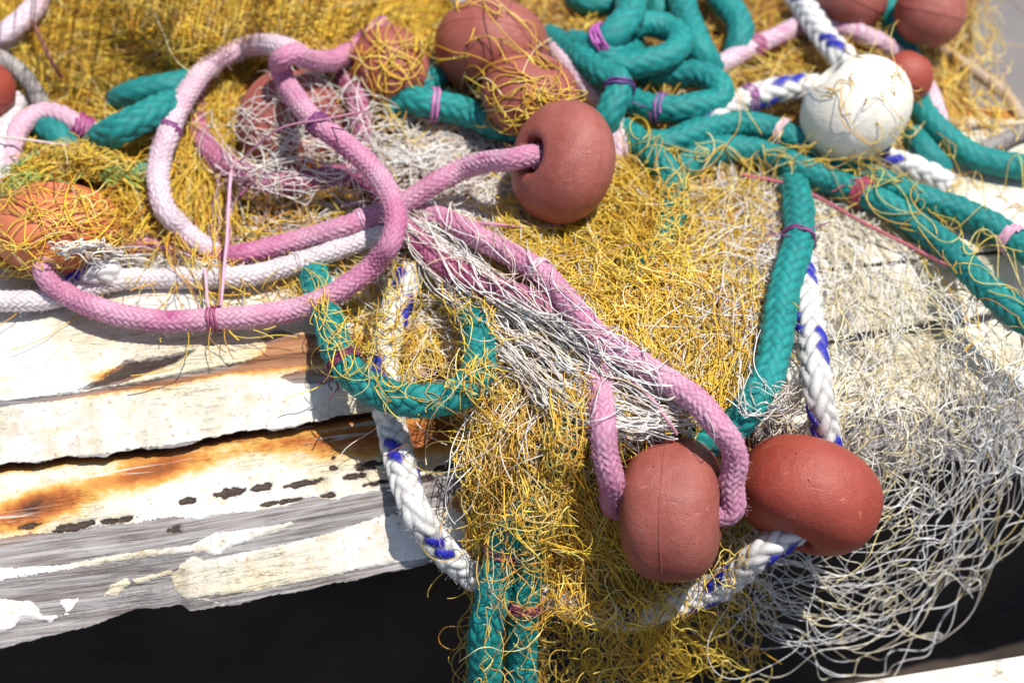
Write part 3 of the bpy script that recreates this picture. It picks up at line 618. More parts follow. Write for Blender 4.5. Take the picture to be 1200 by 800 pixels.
board('back_plank', 'white painted board at the back showing at the right edge with an orange worn rim', [(LBK, .0, 40), (off(L0, -4), 0, 0)], np.linspace(-420, 1650, 500),
      lambda px, py: (fbm(px*.02, py*.08, 4, 9)*12+5, np.exp(-((py-LBK(px)-6)/9)**2)*.7, np.zeros(px.shape)), -.045)

# ------------------------------------------------------------------ surroundings below and behind
def plane(name, x0, x1, y0, y1, z, mat, lab=None):
    V = np.array([(x0, y0, z), (x1, y0, z), (x1, y1, z), (x0, y1, z)]); return mk(name, V, np.array([[0, 1, 2, 3]]), mat, None, False)
def ground_mat(name, a, b_, sc):
    m, n, b = new_mat(name); p = geo(n)
    n.links.new(ramp(n, noise(n, p, sc, 6, .65), [(.3, a), (.7, b_)]), b.inputs['Base Color']); b.inputs['Roughness'].default_value = .9
    bump(n, b, noise(n, p, sc*8, 4), .004); return m
g = plane('ground', -60, 60, -60, 60, -.62, ground_mat('concrete', (.14, .125, .12), (.20, .18, .17), 5)); tag(g, kind='structure')
# dark hold under the boards
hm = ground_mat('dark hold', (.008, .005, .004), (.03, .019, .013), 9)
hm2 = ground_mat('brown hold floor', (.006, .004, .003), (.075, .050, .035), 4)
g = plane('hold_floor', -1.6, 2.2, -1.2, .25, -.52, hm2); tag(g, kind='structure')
def prism(name, P, thick, mat, label, cat):
    P = np.array(P); d = np.array([0, 0, -thick]); V = np.vstack([P, P+d]); n = len(P); j = np.arange(n)
    Fq = np.stack([j, j+n, (j+1) % n+n, (j+1) % n], 1)
    o = mk(name, V, [Fq, np.array([list(range(n))]), np.array([list(range(2*n-1, n-1, -1))])], mat, None, False)
    b = o.modifiers.new('b', 'BEVEL'); b.width = .004; b.segments = 3
    return tag(o, label, cat)
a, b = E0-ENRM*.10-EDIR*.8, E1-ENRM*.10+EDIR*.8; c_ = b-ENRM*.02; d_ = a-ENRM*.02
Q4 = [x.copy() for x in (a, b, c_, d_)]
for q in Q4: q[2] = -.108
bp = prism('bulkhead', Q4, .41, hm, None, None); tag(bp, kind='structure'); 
for k_ in ('label', 'category'):
    if k_ in bp: del bp[k_]
# near white rail in the lower right corner
rp = [on_z(np.array(float(x)), np.array(float(y)), -.10) for x, y in ((985, 800), (1200, 765), (1420, 729), (1420, 840), (985, 911))]
m_, n_, b_ = new_mat('white rail paint'); pz = geo(n_)
n_.links.new(ramp(n_, noise(n_, pz, 40, 5, .7), [(.34, (.30, .22, .14)), (.42, (.50, .47, .40)), (.6, (.58, .57, .54))]), b_.inputs['Base Color']); b_.inputs['Roughness'].default_value = .5
prism('white_rail', rp, .03, m_, 'white painted rail across the bottom right corner', 'rail')

# ------------------------------------------------------------------ nets
GX, GY = np.meshgrid(np.arange(-60, 1261, 3), np.arange(-60, 861, 3))
def raster(keys, grow=2, blur=2):
    t = depth(GX, GY, H(GX, GY)); 
    for k in keys:
        x, y, tt = to_px(RAST[k]); i = ((y+60)/3).round().astype(int); j = ((x+60)/3).round().astype(int)
        ok = (i >= 0) & (i < t.shape[0]) & (j >= 0) & (j < t.shape[1])
        np.minimum.at(t, (i[ok], j[ok]), tt[ok])
    for _ in range(grow):
        q = t.copy()
        for dy, dx in ((0,1),(0,-1),(1,0),(-1,0)): q = np.minimum(q, np.roll(t, (dy, dx), (0, 1)))
        t = q
    for _ in range(blur):
        t = (t*2+np.roll(t, 1, 0)+np.roll(t, -1, 0)+np.roll(t, 1, 1)+np.roll(t, -1, 1))/6
    return t
def rsample(R_, px, py):
    x = np.clip((px+60)/3, 0, R_.shape[1]-2); y = np.clip((py+60)/3, 0, R_.shape[0]-2)
    i = y.astype(int); j = x.astype(int); fy = y-i; fx = x-j
    return (R_[i, j]*(1-fx)+R_[i, j+1]*fx)*(1-fy)+(R_[i+1, j]*(1-fx)+R_[i+1, j+1]*fx)*fy
class Net:
    def __init__(s): s.V = []; s.F = []; s.F4 = []; s.C = []; s.n = 0
    def add(s, V, F, C):
        s.V.append(V); s.C.append(C); (s.F4 if F.shape[1] == 4 else s.F).append(F+s.n); s.n += len(V)
    def build(s, name, label, cat='fishing net', fill=None):
        V = np.vstack(s.V); C = np.vstack(s.C); Fs = [np.vstack(s.F4)]+([np.vstack(s.F)] if s.F else [])
        c = V.mean(0); root = empty(name, Vector(c)); tag(root, label, cat, 'fishing nets piled on the boards')
        o = mk('mesh_webbing', V, Fs, M['twine'], None, True, {'tint': C}); child(o, root)
        if fill is not None: child(fill, root)
        return root
YEL = [((.80, .53, .045), 5), ((.84, .64, .11), 4), ((.72, .38, .03), 3), ((.45, .17, .03), 1.2), ((.80, .70, .36), 1.2)]
YBR = [((.78, .52, .06), 4), ((.62, .30, .04), 3), ((.82, .64, .18), 3.5), ((.38, .14, .04), 1.6), ((.8, .72, .45), 1.4)]
WHT = [((.84, .79, .72), 6), ((.85, .84, .82), 5), ((.74, .60, .40), 1.2), ((.62, .42, .36), 1)]
CRM = [((.82, .74, .46), 3), ((.85, .82, .72), 5), ((.78, .60, .24), 2.2), ((.80, .80, .80), 2)]
HNG = [((.85, .85, .85), 6), ((.78, .73, .60), 3), ((.74, .60, .26), 1.6), ((.55, .52, .50), 2)]
GRN = [((.10, .42, .14), 3), ((.45, .52, .08), 3), ((.66, .50, .08), 3)]
PNK = [((.60, .33, .42), 3), ((.7, .55, .58), 3), ((.42, .12, .2), 1)]
def pick(pal, n):
    w_ = np.array([p[1] for p in pal], float); w_ /= w_.sum(); c = np.array([p[0] for p in pal])[rng.choice(len(pal), n, p=w_)]
    return c*(rng.uniform(.75, 1.12, (n, 1)))
def sheet(net, st, nrow, ncol, L0, pal, rad=.00044, big=22, bigs=110, jit=3, hn=.006, hoff=.002, rast=None, slack=1.0, K_=9, knots=True, seed=0, drop=.0, vis=None, stretch=.62, curl=.55):
    """st: stations (xL,yL,xR,yR) along the run of the strands; knots in a diamond lattice joined by slack bars of length L0 (px)"""
    st = np.array(st, float); mid = (st[:, :2]+st[:, 2:])/2
    run = np.hypot(*np.diff(mid, axis=0).T); nrow = max(4, int(run.sum()/(L0*stretch))+1)
    cs = np.concatenate([[0], np.cumsum(run)]); q = np.interp(np.linspace(0, cs[-1], nrow), cs, np.arange(len(st)))
    k = np.minimum(q.astype(int), len(st)-2); f = (q-k)[:, None]
    S_ = st[k]*(1-f)+st[k+1]*f
    j = np.arange(ncol)[None, :]; i = np.arange(nrow)[:, None]
    v = (j+.5*(i % 2))/(ncol-.5)
    v = v+.5/ncol*rng.normal(0, 1, v.shape)
    v = v+.9*fbm(v*ncol*.11+seed, i*.12+seed, 3, seed+1)*(6/ncol)
    px = S_[:, 0:1]*(1-v)+S_[:, 2:3]*v; py = S_[:, 1:2]*(1-v)+S_[:, 3:4]*v
    # stagger the rows so that knots do not line up
    stg = rng.normal(0, .5, v.shape)*L0*stretch
    gx = np.gradient(S_[:, 0]+S_[:, 2])/2; gy = np.gradient(S_[:, 1]+S_[:, 3])/2; gl = np.hypot(gx, gy)+1e-6
    px = px+stg*(gx/gl)[:, None]; py = py+stg*(gy/gl)[:, None]
    dx = fbm(px/bigs+seed, py/bigs, 3, seed+21)*big+rng.normal(0, jit, px.shape); dy = fbm(px/bigs-seed, py/bigs+5, 3, seed+33)*big+rng.normal(0, jit, px.shape)
    px = px+dx; py = py+dy
    hnz = hn*(fbm(px/38, py/38, 3, seed+40)*1.1+rng.normal(0, .35, px.shape))
    if rast is None: t = depth(px, py, H(px, py)+hoff+np.maximum(hnz, -hoff))
    else: t = rsample(rast, px, py)-hoff-np.maximum(hnz, -hoff*.7)
    P = at_t(px, py, t); ps = t*K
    # one smooth tangent per knot, so that twine runs on through it
    G = np.gradient(P, axis=0); G[1:-1] = (G[1:-1]+G[:-2]+G[2:])/3; G /= np.linalg.norm(G, axis=2)[..., None]+1e-9
    ang = rng.normal(0, curl, px.shape)+fbm(px/45, py/45, 2, seed+61)*curl*1.2
    side = np.cross(G, FC); side /= np.linalg.norm(side, axis=2)[..., None]+1e-9
    Tn = G*np.cos(ang)[..., None]+side*np.sin(ang)[..., None]+rng.normal(0, .15, P.shape)
    ii = np.arange(nrow-1)[:, None]; jj = np.arange(ncol)[None, :]
    a = (ii*ncol+jj+0*jj).ravel(); b0 = ((ii+1)*ncol+jj).ravel()
    jb = jj+np.where(ii % 2 == 1, 1, -1); ok = ((jb >= 0) & (jb < ncol)).ravel(); b1 = ((ii+1)*ncol+np.clip(jb, 0, ncol-1)).ravel()
    A = np.concatenate([a, a[ok]]); B = np.concatenate([b0, b1[ok]])
    if drop: kp = rng.random(len(A)) > drop; A, B = A[kp], B[kp]
    if vis is not None:
        mx = (px.ravel()[A]+px.ravel()[B])/2; my = (py.ravel()[A]+py.ravel()[B])/2; kp = vis(mx, my); A, B = A[kp], B[kp]
    Pf = P.reshape(-1, 3); p0, p3 = Pf[A], Pf[B]; d = p3-p0; ch = np.linalg.norm(d, axis=1)
    Lw = np.maximum(L0*ps.ravel()[A]*rng.uniform(.8, 1.3, len(A)), ch*1.02)
    g = (ch+(Lw-ch)*2.6*slack)[:, None]
    Tf = Tn.reshape(-1, 3); m0 = Tf[A]*g+rng.normal(0, .12, p0.shape)*g; m1 = Tf[B]*g+rng.normal(0, .12, p0.shape)*g
    tt = np.linspace(0, 1, K_)[None, :, None]; t2 = tt*tt; t3 = t2*tt
    path = (2*t3-3*t2+1)*p0[:, None]+(t3-2*t2+tt)*m0[:, None]+(-2*t3+3*t2)*p3[:, None]+(t3-t2)*m1[:, None]
    cn = pick(pal, nrow*ncol)
    big_c = np.clip(fbm(px/60, py/60, 2, seed+50).ravel()[:, None]*.35+1, .65, 1.2)
    cols = np.clip((cn[A]*.55+pick(pal, len(A))*.45)*big_c[A], 0, .85)
    V, F, C = tubes(path, rad*rng.uniform(.8, 1.25, len(A)), cols, 3); net.add(V, F, C)
    if knots:
        u_ = np.unique(A); c = Pf[u_]; o8 = np.array([(1,0,0),(-1,0,0),(0,1,0),(0,-1,0),(0,0,1),(0,0,-1)], float)*rad*1.9
        f8 = np.array([(0,2,4),(2,1,4),(1,3,4),(3,0,4),(2,0,5),(1,2,5),(3,1,5),(0,3,5)])
        net.add((c[:, None]+o8[None]).reshape(-1, 3), (np.arange(len(c))[:, None, None]*6+f8[None]).reshape(-1, 3), np.repeat(cn[u_], 6, axis=0))
def strays(net, poly, n, flow, spread, length, curv, pal, rad=.00045, rast=None, hoff=.004, hn=.008, seed=0):
    """long loose strands wandering over the pile: flow in degrees, curv = typical loop radius in px"""
    P = np.array(poly, float); x0, y0 = P.min(0); x1, y1 = P.max(0)
    X = rng.uniform(x0, x1, n*6); Y = rng.uniform(y0, y1, n*6); ok = sdpoly(X, Y, poly) > 0; X, Y = X[ok][:n], Y[ok][:n]; n = len(X)
    kk = 42; L = rng.uniform(length*.4, length*1.4, n); ds = L/kk
    th = np.radians(flow)+rng.normal(0, spread, n)+(rng.random(n) < .5)*np.pi; k0 = rng.normal(0, 1, n)/curv; th0 = th.copy()
    hz = rng.normal(0, .5, n); px = np.zeros((n, kk)); py = np.zeros((n, kk)); hh = np.zeros((n, kk)); x, y = X.copy(), Y.copy(); hv = hz*0
    for i in range(kk):
        px[:, i] = x; py[:, i] = y; hh[:, i] = hz
        k0 = k0*.93+rng.normal(0, .45, n)/curv; th = th+k0*ds-(th-th0)*.012; x = x+np.cos(th)*ds; y = y+np.sin(th)*ds
        hv = hv*.9+rng.normal(0, .05, n)-hz*.02; hz = hz+hv
    if rast is None: t = depth(px, py, H(px, py)+hoff+np.clip(hh*hn, -hoff, .02))
    else: t = rsample(rast, px, py)-hoff-np.clip(hh*hn, -hoff*.7, .02)
    V, F, C = tubes(at_t(px, py, t), rad*rng.uniform(.8, 1.2, n), pick(pal, n), 3); net.add(V, F, C)
def packed(poly, mat, drop=.012, hgt=.0, step=5, amp=.010, sc=26, seed=0):
    P = np.array(poly, float); x0, y0 = P.min(0)-30; x1, y1 = P.max(0)+30
    X, Y = np.meshgrid(np.arange(x0, x1, step), np.arange(y0, y1, step))
    d = sdpoly(X, Y, poly)+fbm(X/30, Y/30, 3, seed)*14
    mk_ = np.clip((d+4)/26, 0, 1); mk_ = mk_*mk_*(3-2*mk_)
    h = H(X, Y)-.003-drop*(1-mk_)*1.6+amp*(fbm(X/sc, Y/sc, 4, seed+4)*.9-.5)*mk_
    V = PT(X, Y, np.maximum(h, H(X, Y)-.02)); F = grid_faces(*X.shape)[:, ::-1]
    keep = (d > -12).ravel(); F = F[keep[F].all(1)]
    return mk('packed_folds', V.reshape(-1, 3), F, mat, None, True)

# 1 golden heap at the back left
net = Net()
R0 = raster(['T13'], 1, 2)
for s in range(3):
    sheet(net, [(-40,-40,-40,215),(120,-50,90,215),(280,-50,235,150),(420,-50,300,130),(560,-40,470,110)], 46, 84, 36, YEL, big=40, jit=4, hn=.014, hoff=.003+.004*s, rast=R0, seed=s*7+1, K_=6, rad=.00045, knots=False)
sheet(net, [(-40,170,-40,330),(60,180,40,330),(150,160,150,330),(230,160,240,320)], 20, 40, 30, YBR, big=26, jit=4, hn=.010, hoff=.002, seed=31, vis=lambda x, y: (y < 318))
sheet(net, [(230,90,330,80),(215,130,260,150),(205,180,245,190),(200,230,240,240),(210,280,250,290)], 16, 46, 30, YEL, big=10, jit=2.0, hn=.010, hoff=.010, seed=5, rad=.00044)
sheet(net, [(225,95,330,75),(240,130,300,170),(240,190,280,230),(230,240,300,290)], 14, 34, 28, YBR, big=18, jit=4, hn=.010, hoff=.004, seed=15, rad=.00046)
strays(net, [(-40,-40),(540,-40),(460,100),(280,110),(150,150),(-40,160)], 650, -8, .5, 170, 38, YEL, rad=.00055, rast=R0, hoff=.012, hn=.012)
strays(net, [(200,110),(260,80),(290,120),(250,300),(190,290)], 160, 98, .25, 150, 70, YEL, rad=.0005, hoff=.016, hn=.006)
strays(net, [(120,160),(200,120),(190,290),(130,290)], 90, 95, .6, 110, 30, YEL, rad=.0005, hoff=.010)
strays(net, [(250,240),(440,240),(400,330),(260,340)], 160, 10, .6, 90, 24, YBR, rad=.0005, hoff=.006)
strays(net, [(415,40),(500,40),(500,110),(420,110)], 40, 20, 1.0, 110, 30, YEL, rad=.0006, rast=raster(['F8'], 2, 2), hoff=.002, hn=.002)
fl = packed([(-60,-60),(620,-60),(560,70),(520,110),(455,110),(440,240),(420,300),(300,316),(200,308),(120,300),(20,330),(-60,335)], M['pack'], seed=2)
net.build('fishing_net', 'golden yellow fishing net heaped over the back left of the pile', fill=fl)
# 2 loose yellow web over the orange float
net = Net(); R7 = raster(['F7', 'T13'], 2, 2)
sheet(net, [(-30,200,-30,330),(40,195,30,325),(100,200,110,312),(160,215,180,300),(230,235,250,300)], 14, 13, 34, YEL, big=16, jit=5, hn=.003, hoff=.0025, rast=R7, seed=3, rad=.00046)
sheet(net, [(0,190,-30,240),(60,180,60,205),(120,185,120,215),(190,200,190,240)], 12, 16, 30, GRN, big=10, jit=4, hn=.004, hoff=.003, rast=R7, seed=8, rad=.00044)
sheet(net, [(110,160,120,310),(170,165,170,310),(230,180,240,315)], 9, 16, 34, YEL, big=16, jit=7, hn=.008, hoff=.004, rast=R7, seed=13, rad=.00044)
sheet(net, [(75,285,80,300),(120,280,120,300),(180,300,170,318),(260,300,260,325)], 9, 10, 34, WHT, big=8, jit=4, hn=.006, hoff=.012, rast=R7, seed=23, rad=.00065)
strays(net, [(-20,215),(150,210),(170,310),(-20,315)], 40, 60, .9, 160, 45, YEL, rad=.0006, rast=R7, hoff=.003, hn=.002)
net.build('fishing_net', 'open yellow and green net stretched over the orange float at left')
# 3 yellow net of the centre and the drape over the edge
net = Net(); R2 = raster(['T2', 'T2b', 'W1', 'T1'], 2, 3)
for s in range(3):
    sheet(net, [(500,330,700,150),(560,380,800,200),(640,420,880,260),(690,470,900,360),(700,500,880,470)], 40, 64, 36, YEL, big=34, bigs=80, jit=4.5, hn=.012, hoff=.003+.004*s, seed=40+s*5, slack=.85, curl=.7)
R3 = raster(['T2', 'T2b', 'W1'], 2, 3)
for s in range(3):
    sheet(net, [(520,420,880,430),(530,500,870,520),(545,580,880,590),(550,650,880,680),(545,740,885,760),(545,850,870,850)], 34, 60, 38, YBR if s else YEL, big=24, bigs=70, jit=4, hn=.012, hoff=.001+.004*s, rast=R3 if s == 2 else None, seed=60+s*5, slack=.9, drop=.0 if s < 2 else .5, vis=(lambda x, y: ~((x < 640) & (y > 610) & (rng.random(len(x)) < .5)) & ~((x > 640) & (y > 690) & (rng.random(len(x)) < np.clip(.55+(y-690)/130, 0, .93)))))
sheet(net, [(535,440,640,420),(535,520,640,520),(545,600,650,600),(550,700,640,700),(550,840,640,840)], 22, 60, 34, YBR, big=12, jit=2.5, hn=.008, hoff=.002, seed=77, rad=.0004, slack=.6)
sheet(net, [(345,330,600,300),(360,380,610,350),(390,430,620,400),(420,480,640,450)], 16, 34, 36, YEL, big=26, jit=8, hn=.006, hoff=.004, rast=raster(['W1', 'T1'], 2, 3), seed=80, drop=.6)
sheet(net, [(300,318,540,275),(360,350,560,320),(400,400,590,380),(425,440,620,430)], 16, 44, 30, YBR, big=26, jit=7, hn=.006, hoff=.002, seed=81)
sheet(net, [(640,560,700,420),(700,640,720,500),(760,760,740,560),(870,800,800,600)], 20, 30, 34, YEL, big=34, jit=7, hn=.014, hoff=.010, seed=88, drop=.3)
for (xx, yy, n_) in ((720, 240, 26), (640, 400, 22)):
    sheet(net, [(xx-90,yy-60,xx+150,yy-70),(xx-80,yy+60,xx+160,yy+60)], 12, n_, 34, YEL, big=30, jit=9, hn=.012, hoff=.012, seed=xx, slack=1.2)
strays(net, [(560,290),(640,200),(740,180),(870,260),(870,440),(780,490),(700,400)], 420, 80, .9, 130, 26, YEL, rast=R2, hoff=.010, hn=.010)
strays(net, [(585,450),(700,470),(720,600),(740,680),(650,680),(590,590)], 230, 92, .45, 150, 40, YBR, rast=R2, hoff=.008, hn=.010)
strays(net, [(650,670),(730,680),(790,700),(770,740),(650,740)], 90, 15, .9, 130, 21, YEL, rast=R2, hoff=.008, hn=.012)
strays(net, [(660,720),(850,730),(860,790),(700,800),(660,800)], 85, 30, 1.2, 200, 19, YEL, hoff=.012, hn=.016)
strays(net, [(535,640),(560,640),(560,810),(535,810)], 14, 95, .5, 110, 16, YBR, hoff=.008)
strays(net, [(380,330),(560,310),(550,410),(450,420)], 90, 15, .9, 110, 26, YEL, rast=raster(['W1', 'T1'], 2, 3), hoff=.004, hn=.005)
for s in range(2):
    sheet(net, [(520,330,660,200),(600,400,770,200),(670,440,880,260),(700,480,900,380),(720,520,880,480)], 10, 15, 46, YEL, big=26, jit=5, hn=.008, hoff=.014, rast=R2, seed=300+s, rad=.00048, slack=.5, stretch=.75, curl=.4)
    sheet(net, [(530,440,720,420),(545,520,740,500),(560,600,730,590),(640,670,800,690),(650,730,850,740),(670,790,850,780)], 10, 14, 48, YEL, big=26, jit=6, hn=.010, hoff=.012, rast=R2, seed=310+s, rad=.00048, slack=.6, stretch=.7, curl=.5)
fl = packed([(440,250),(520,130),(640,120),(760,150),(890,200),(905,330),(890,470),(860,540),(830,600),(740,640),(640,650),(590,660),(556,640),(545,600),(560,520),(520,450),(440,440),(370,400),(350,330)], M['pack'], seed=5)
net.build('fishing_net', 'thick yellow fishing net covering the centre and hanging over the board edge', fill=fl)
# 4 white net gathered along the pink ropes
net = Net(); R4 = raster(['F8'], 1, 2)
for s in range(2):
    sheet(net, [(470,238,478,262),(540,262,520,330),(600,300,530,380),(660,350,570,420),(710,400,630,450),(760,455,680,490),(775,480,700,500)], 22, 17, 46, WHT, big=16, bigs=50, jit=4.5, hn=.006, hoff=.003+.003*s, rast=R4, seed=100+s, rad=.00044, slack=.5, stretch=.85, curl=.4)
sheet(net, [(520,330,510,380),(570,400,550,420),(640,450,610,450),(700,490,670,500),(780,480,740,470)], 20, 14, 44, WHT, big=10, jit=3, hn=.006, hoff=.006, rast=R4, seed=111, rad=.00044, slack=.6, stretch=.8, curl=.4)
sheet(net, [(640,340,620,365),(690,365,690,385),(760,375,760,400),(810,400,790,430),(825,450,790,470)], 14, 12, 44, WHT, big=8, jit=3, hn=.006, hoff=.006, rast=R4, seed=121, rad=.00044, slack=.5, stretch=.85, curl=.35)
sheet(net, [(470,235,480,255),(540,205,560,260),(600,200,640,250),(660,240,650,290)], 12, 20, 36, WHT, big=18, jit=6, hn=.010, hoff=.008, rast=R4, seed=131, rad=.00046)
sheet(net, [(690,440,820,440),(700,480,800,490),(720,520,790,520)], 10, 22, 30, WHT, big=20, jit=6, hn=.010, hoff=.004, rast=R4, seed=135, rad=.00044)
for s in range(3):
    sheet(net, [(464,246,476,252),(508,326,536,290),(556,396,618,350),(630,462,690,400),(700,498,755,440),(770,502,800,462)], 12, 20, 50, WHT, big=12, bigs=60, jit=3, hn=.006, hoff=.018+.004*s, seed=400+s*3, rad=.00052, slack=.3, stretch=.85, curl=.28)
sheet(net, [(480,250,500,245),(560,330,590,300),(650,400,680,380),(720,460,770,430)], 12, 7, 50, WHT, big=12, bigs=60, jit=4, hn=.003, hoff=.003, seed=420, rast=raster(['P7', 'P7a'], 2, 2), rad=.00050, slack=.35, stretch=.85, curl=.3)
R4b = raster(['P7', 'P7a', 'T1'], 2, 2)
strays(net, [(470,240),(560,265),(690,380),(640,440),(560,400),(520,330)], 130, 40, .28, 180, 75, WHT, rast=R4, hoff=.012, hn=.006)
strays(net, [(540,350),(590,350),(730,470),(660,480)], 110, 42, .3, 170, 45, WHT, rast=R4, hoff=.008, hn=.006)
strays(net, [(480,245),(660,340),(780,430),(740,450),(560,340)], 60, 45, .5, 150, 40, WHT, rast=R4b, hoff=.003, hn=.002)
strays(net, [(560,400),(600,370),(720,450),(800,480),(760,500),(680,500)], 150, 25, .4, 190, 60, WHT, rast=R4, hoff=.014, hn=.008)
strays(net, [(680,360),(800,380),(850,460),(800,480),(760,420)], 90, 30, .5, 120, 30, WHT, rast=R4, hoff=.006, hn=.006)
strays(net, [(690,440),(790,460),(780,510),(700,510)], 110, 20, 1.0, 110, 20, WHT, rast=R4, hoff=.008, hn=.008)
strays(net, [(500,200),(620,200),(650,270),(520,270)], 120, 60, .8, 110, 28, WHT, rast=R4, hoff=.006, hn=.008)
net.build('fishing_net', 'white fishing net gathered along the two pink ropes left of the front floats')
# 5 white tangle at the netted float
net = Net(); R6 = raster(['F6', 'P5', 'P6'], 2, 2)
for s in range(2):
    sheet(net, [(285,110,285,190),(330,100,330,215),(380,95,380,225),(430,95,440,225),(480,120,500,220),(530,150,540,200)], 15, 14, 46, WHT, big=26, jit=8, hn=.005, hoff=.003+.004*s, rast=R6, seed=140+s, rad=.00044, drop=.55, slack=.7, stretch=.75)
sheet(net, [(280,190,290,280),(340,195,350,290),(400,200,410,300),(470,220,470,290)], 12, 14, 44, WHT, big=20, jit=8, hn=.008, hoff=.003, rast=R6, seed=150, rad=.00045, drop=.3)
sheet(net, [(400,150,420,170),(470,150,480,200),(530,140,545,190),(560,160,560,200)], 14, 22, 26, WHT, big=22, jit=6, hn=.010, hoff=.008, seed=151, rad=.00044)
sheet(net, [(250,180,280,190),(255,230,275,235),(250,280,290,290)], 9, 6, 36, PNK, big=12, jit=5, hn=.006, hoff=.014, rast=R6, seed=152, rad=.00044)
strays(net, [(270,90),(520,110),(540,210),(440,300),(280,290)], 95, 20, 1.2, 190, 45, WHT, rast=R6, hoff=.004, hn=.006)
net.build('fishing_net', 'tangled white twine net over the dull red float in the pink rope bend')
# 6 back net among teal ropes
net = Net(); R8 = raster(['F4', 'F5', 'F13', 'T5', 'T6', 'T7', 'W4'], 1, 2)
for s in range(2):
    sheet(net, [(560,-50,700,210),(680,-50,780,215),(800,-50,880,190),(920,-50,960,190),(1010,-50,1060,200),(1100,-40,1110,170)], 40, 40, 32, YBR, big=36, jit=6, hn=.010, hoff=.002, seed=160+s*3, rad=.00044, K_=6, knots=False)
sheet(net, [(555,90,565,130),(600,72,600,140),(650,85,650,150),(680,120,680,155)], 12, 9, 36, YEL, big=16, jit=6, hn=.003, hoff=.003, rast=R8, seed=170, rad=.00060)
sheet(net, [(505,20,520,110),(570,-10,580,110),(640,20,650,110)], 5, 5, 44, YEL, big=10, jit=5, hn=.001, hoff=.002, rast=R8, seed=171, rad=.00060)
sheet(net, [(925,60,930,210),(1000,50,1000,200),(1080,80,1080,200)], 7, 7, 40, YBR, big=14, jit=5, hn=.001, hoff=.002, rast=R8, seed=172, rad=.00044)
sheet(net, [(780,150,770,215),(860,130,850,215),(940,150,930,225),(1020,180,1000,260),(1110,220,1080,320),(1220,290,1180,400)], 28, 5, 42, YEL, big=12, jit=6, hn=.004, hoff=.002, rast=R8, seed=173, rad=.00044)
sheet(net, [(780,185,775,205),(870,168,860,200),(960,190,950,215),(1060,235,1040,270),(1120,280,1100,330),(1230,390,1180,420)], 22, 4, 42, YBR, big=8, jit=3, hn=.008, hoff=.001, seed=174, rad=.00046)
strays(net, [(560,-40),(1100,-40),(1090,140),(960,130),(800,120),(700,180)], 380, 30, 1.0, 150, 35, YBR, rad=.0005, hoff=.004, hn=.008)
strays(net, [(560,80),(650,80),(670,135),(570,130)], 16, 40, 1.2, 150, 30, YEL, rad=.0006, rast=R8, hoff=.002, hn=.002)
strays(net, [(780,140),(980,150),(1180,260),(1200,380),(1040,270),(900,220),(790,220)], 14, 30, .7, 140, 32, YEL, rad=.0005, rast=R8, hoff=.003, hn=.003)
for s in range(2):
    sheet(net, [(1030,30,1150,-40),(1050,90,1160,40),(1060,150,1160,120),(1080,190,1190,150)], 10, 22, 38, YBR, big=24, jit=6, hn=.012, hoff=.004+.01*s, seed=330+s, rad=.0005)
fl = packed([(540,-60),(1140,-60),(1135,50),(1120,130),(1080,160),(1000,185),(900,215),(780,215),(680,190),(600,170),(520,100)], M['pack'], seed=9)
net.build('fishing_net', 'olive yellow net spread among the teal coils and the white float', fill=fl)
# 7 cream net on the right boards, hanging off in open white diamonds
net = Net()
for s in range(2):
    sheet(net, [(800,215,925,205),(810,270,915,260),(850,330,905,330),(860,400,900,400)], 14, 28, 36, [*WHT, ((.5,.25,.2), 2)], big=20, jit=5, hn=.008, hoff=.004, seed=180+s, rad=.00044)
for s in range(2):
    sheet(net, [(925,230,1010,235),(915,290,1080,300),(915,360,1130,370),(905,430,1150,430),(900,500,1120,500),(920,560,1080,580)], 32, 17, 40, CRM, big=30, jit=6, hn=.005, hoff=.002, seed=190+s, rad=.00044)
sheet(net, [(1100,420,1230,410),(1100,500,1230,480),(1080,560,1230,560)], 12, 12, 40, HNG, big=16, jit=5, hn=.003, hoff=.002, seed=200, rad=.00046)
sheet(net, [(790,360,860,330),(830,440,880,420),(880,500,900,480),(930,460,930,450)], 12, 10, 44, WHT, big=8, jit=5, hn=.004, hoff=.004, rast=raster(['T4'], 2, 2), seed=201, rad=.00046)
fl = None
strays(net, [(910,230),(1060,280),(1150,400),(1080,560),(900,560)], 110, 80, .9, 160, 34, CRM, rad=.00042, hoff=.003, hn=.004)
strays(net, [(800,220),(920,220),(900,400),(830,460)], 160, -20, .5, 150, 50, WHT, rad=.00042, hoff=.012, hn=.006)
net.build('fishing_net', 'thin cream net spread flat over the white boards at right')
net = Net()
strays(net, [(870,620),(1190,480),(1180,620),(1000,760),(880,720)], 22, -25, .8, 260, 60, HNG, hoff=.012, hn=.012)
for s in range(2):
    sheet(net, [(862,600,868,715),(930,610,935,750),(1005,610,1015,778),(1085,575,1112,742),(1150,500,1188,655),(1205,420,1250,545)], 17, 11, 46, HNG, big=18, bigs=90, jit=6, hn=.010, hoff=.006+.010*s, seed=210+s*3, rad=.00045, slack=.5, stretch=.8, curl=.3)
sheet(net, [(1000,400,1225,370),(1010,450,1225,430),(1020,520,1215,500),(1020,600,1190,570)], 12, 12, 44, HNG, big=20, jit=7, hn=.006, hoff=.005, seed=214, rad=.00045, slack=.6, stretch=.75)
sheet(net, [(870,600,1080,540),(860,650,1060,600),(880,700,1040,660),(930,740,1040,720)], 12, 10, 42, CRM, big=22, jit=6, hn=.012, hoff=.006, seed=215, rad=.00042, slack=.7)
net.build('fishing_net', 'open white net sagging in diamonds below the front right float')
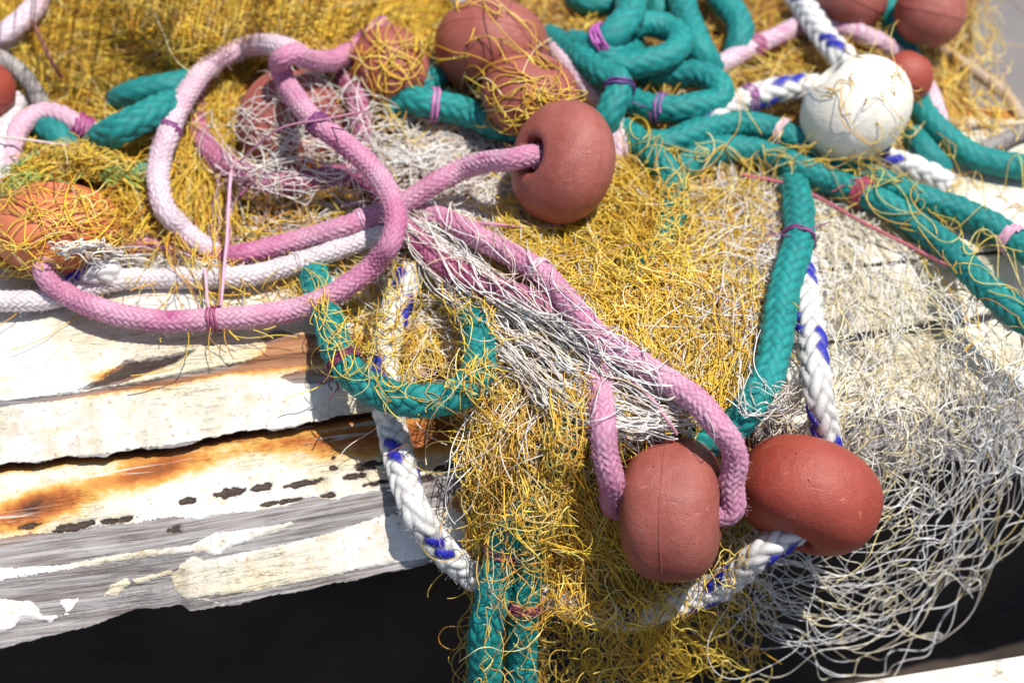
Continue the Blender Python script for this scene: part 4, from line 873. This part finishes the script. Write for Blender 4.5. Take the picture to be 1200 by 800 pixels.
# thin single cords
def cord(key, pts, tr, col, label, twist=True, name='twine_cord'):
    pts = np.array(pts, float); P3 = PT(pts[:, 0], pts[:, 1], H(pts[:, 0], pts[:, 1])+pts[:, 2])
    Q, u = catmull(P3, .0012); T, N, B = frames(Q); Vs = []; Fs = []; o_ = 0
    for ph in (0, 2.09, 4.19):
        a = u*900+ph; p = Q+tr*.5*(np.cos(a)[:, None]*N+np.sin(a)[:, None]*B)
        V, F, _ = tubes(p[None], np.array([tr*.62]), np.array([col]), 5); Vs.append(V); Fs.append(F+o_); o_ += len(V)
    V = np.vstack(Vs); o = mk(name, V, np.vstack(Fs), M['twine'], None, True, {'tint': np.tile(col, (len(V), 1))})
    tag(o, label, 'cord')
cord('C1', [(273,193,.030),(270,212,.044),(268,240,.044),(266,280,.04),(263,310,.03),(260,345,.024),(257,366,.016)], .0016, (.62, .36, .46), 'pink twisted cord tied upright to the pink loop, right one of two')
cord('C2', [(240,315,.02),(242,335,.022),(243,352,.022),(246,366,.016)], .0015, (.62, .38, .46), 'short pink twisted cord tied to the pink loop, left one of two')
cord('C3', [(280,190,.05),(330,150,.085),(380,140,.085),(430,130,.07)], .0011, (.38, .16, .24), 'thin mauve cord stretched across the white tangled net')
cord('C4', [(470,255,.02),(520,258,.024),(570,262,.02),(620,266,.014),(660,264,.01)], .0015, (.5, .2, .32), 'dark pink cord running right under the centre float')
cord('C5', [(735,440,.03),(752,455,.03),(768,472,.028),(782,492,.028),(793,508,.026)], .0015, (.55, .28, .36), 'pink cord going down to the top of the pill shaped float')
cord('C6', [(870,205,.02),(920,215,.016),(960,232,.016),(1010,260,.016),(1060,285,.014),(1110,310,.016),(1150,320,.022),(1180,350,.02)], .0016, (.42, .10, .14), 'dark red cord along the lower teal rope at right')
cord('C7', [(38,25,.03),(50,50,.03),(62,75,.03),(75,95,.01)], .0020, (.22, .08, .06), 'thin brown cord at top left over the shaded net')
cord('C8', [(585,645,.03),(590,670,.036),(586,690,.034),(578,705,.032),(572,722,.032),(578,740,.03)], .0014, (.42, .14, .22), 'dark pink cord looped on the left hanging teal rope')
cord('C9', [(-20,158,.04),(40,165,.035),(90,172,.03),(140,172,.02)], .0013, (.62, .5, .48), 'pale thread stretched across the small pink hoop')
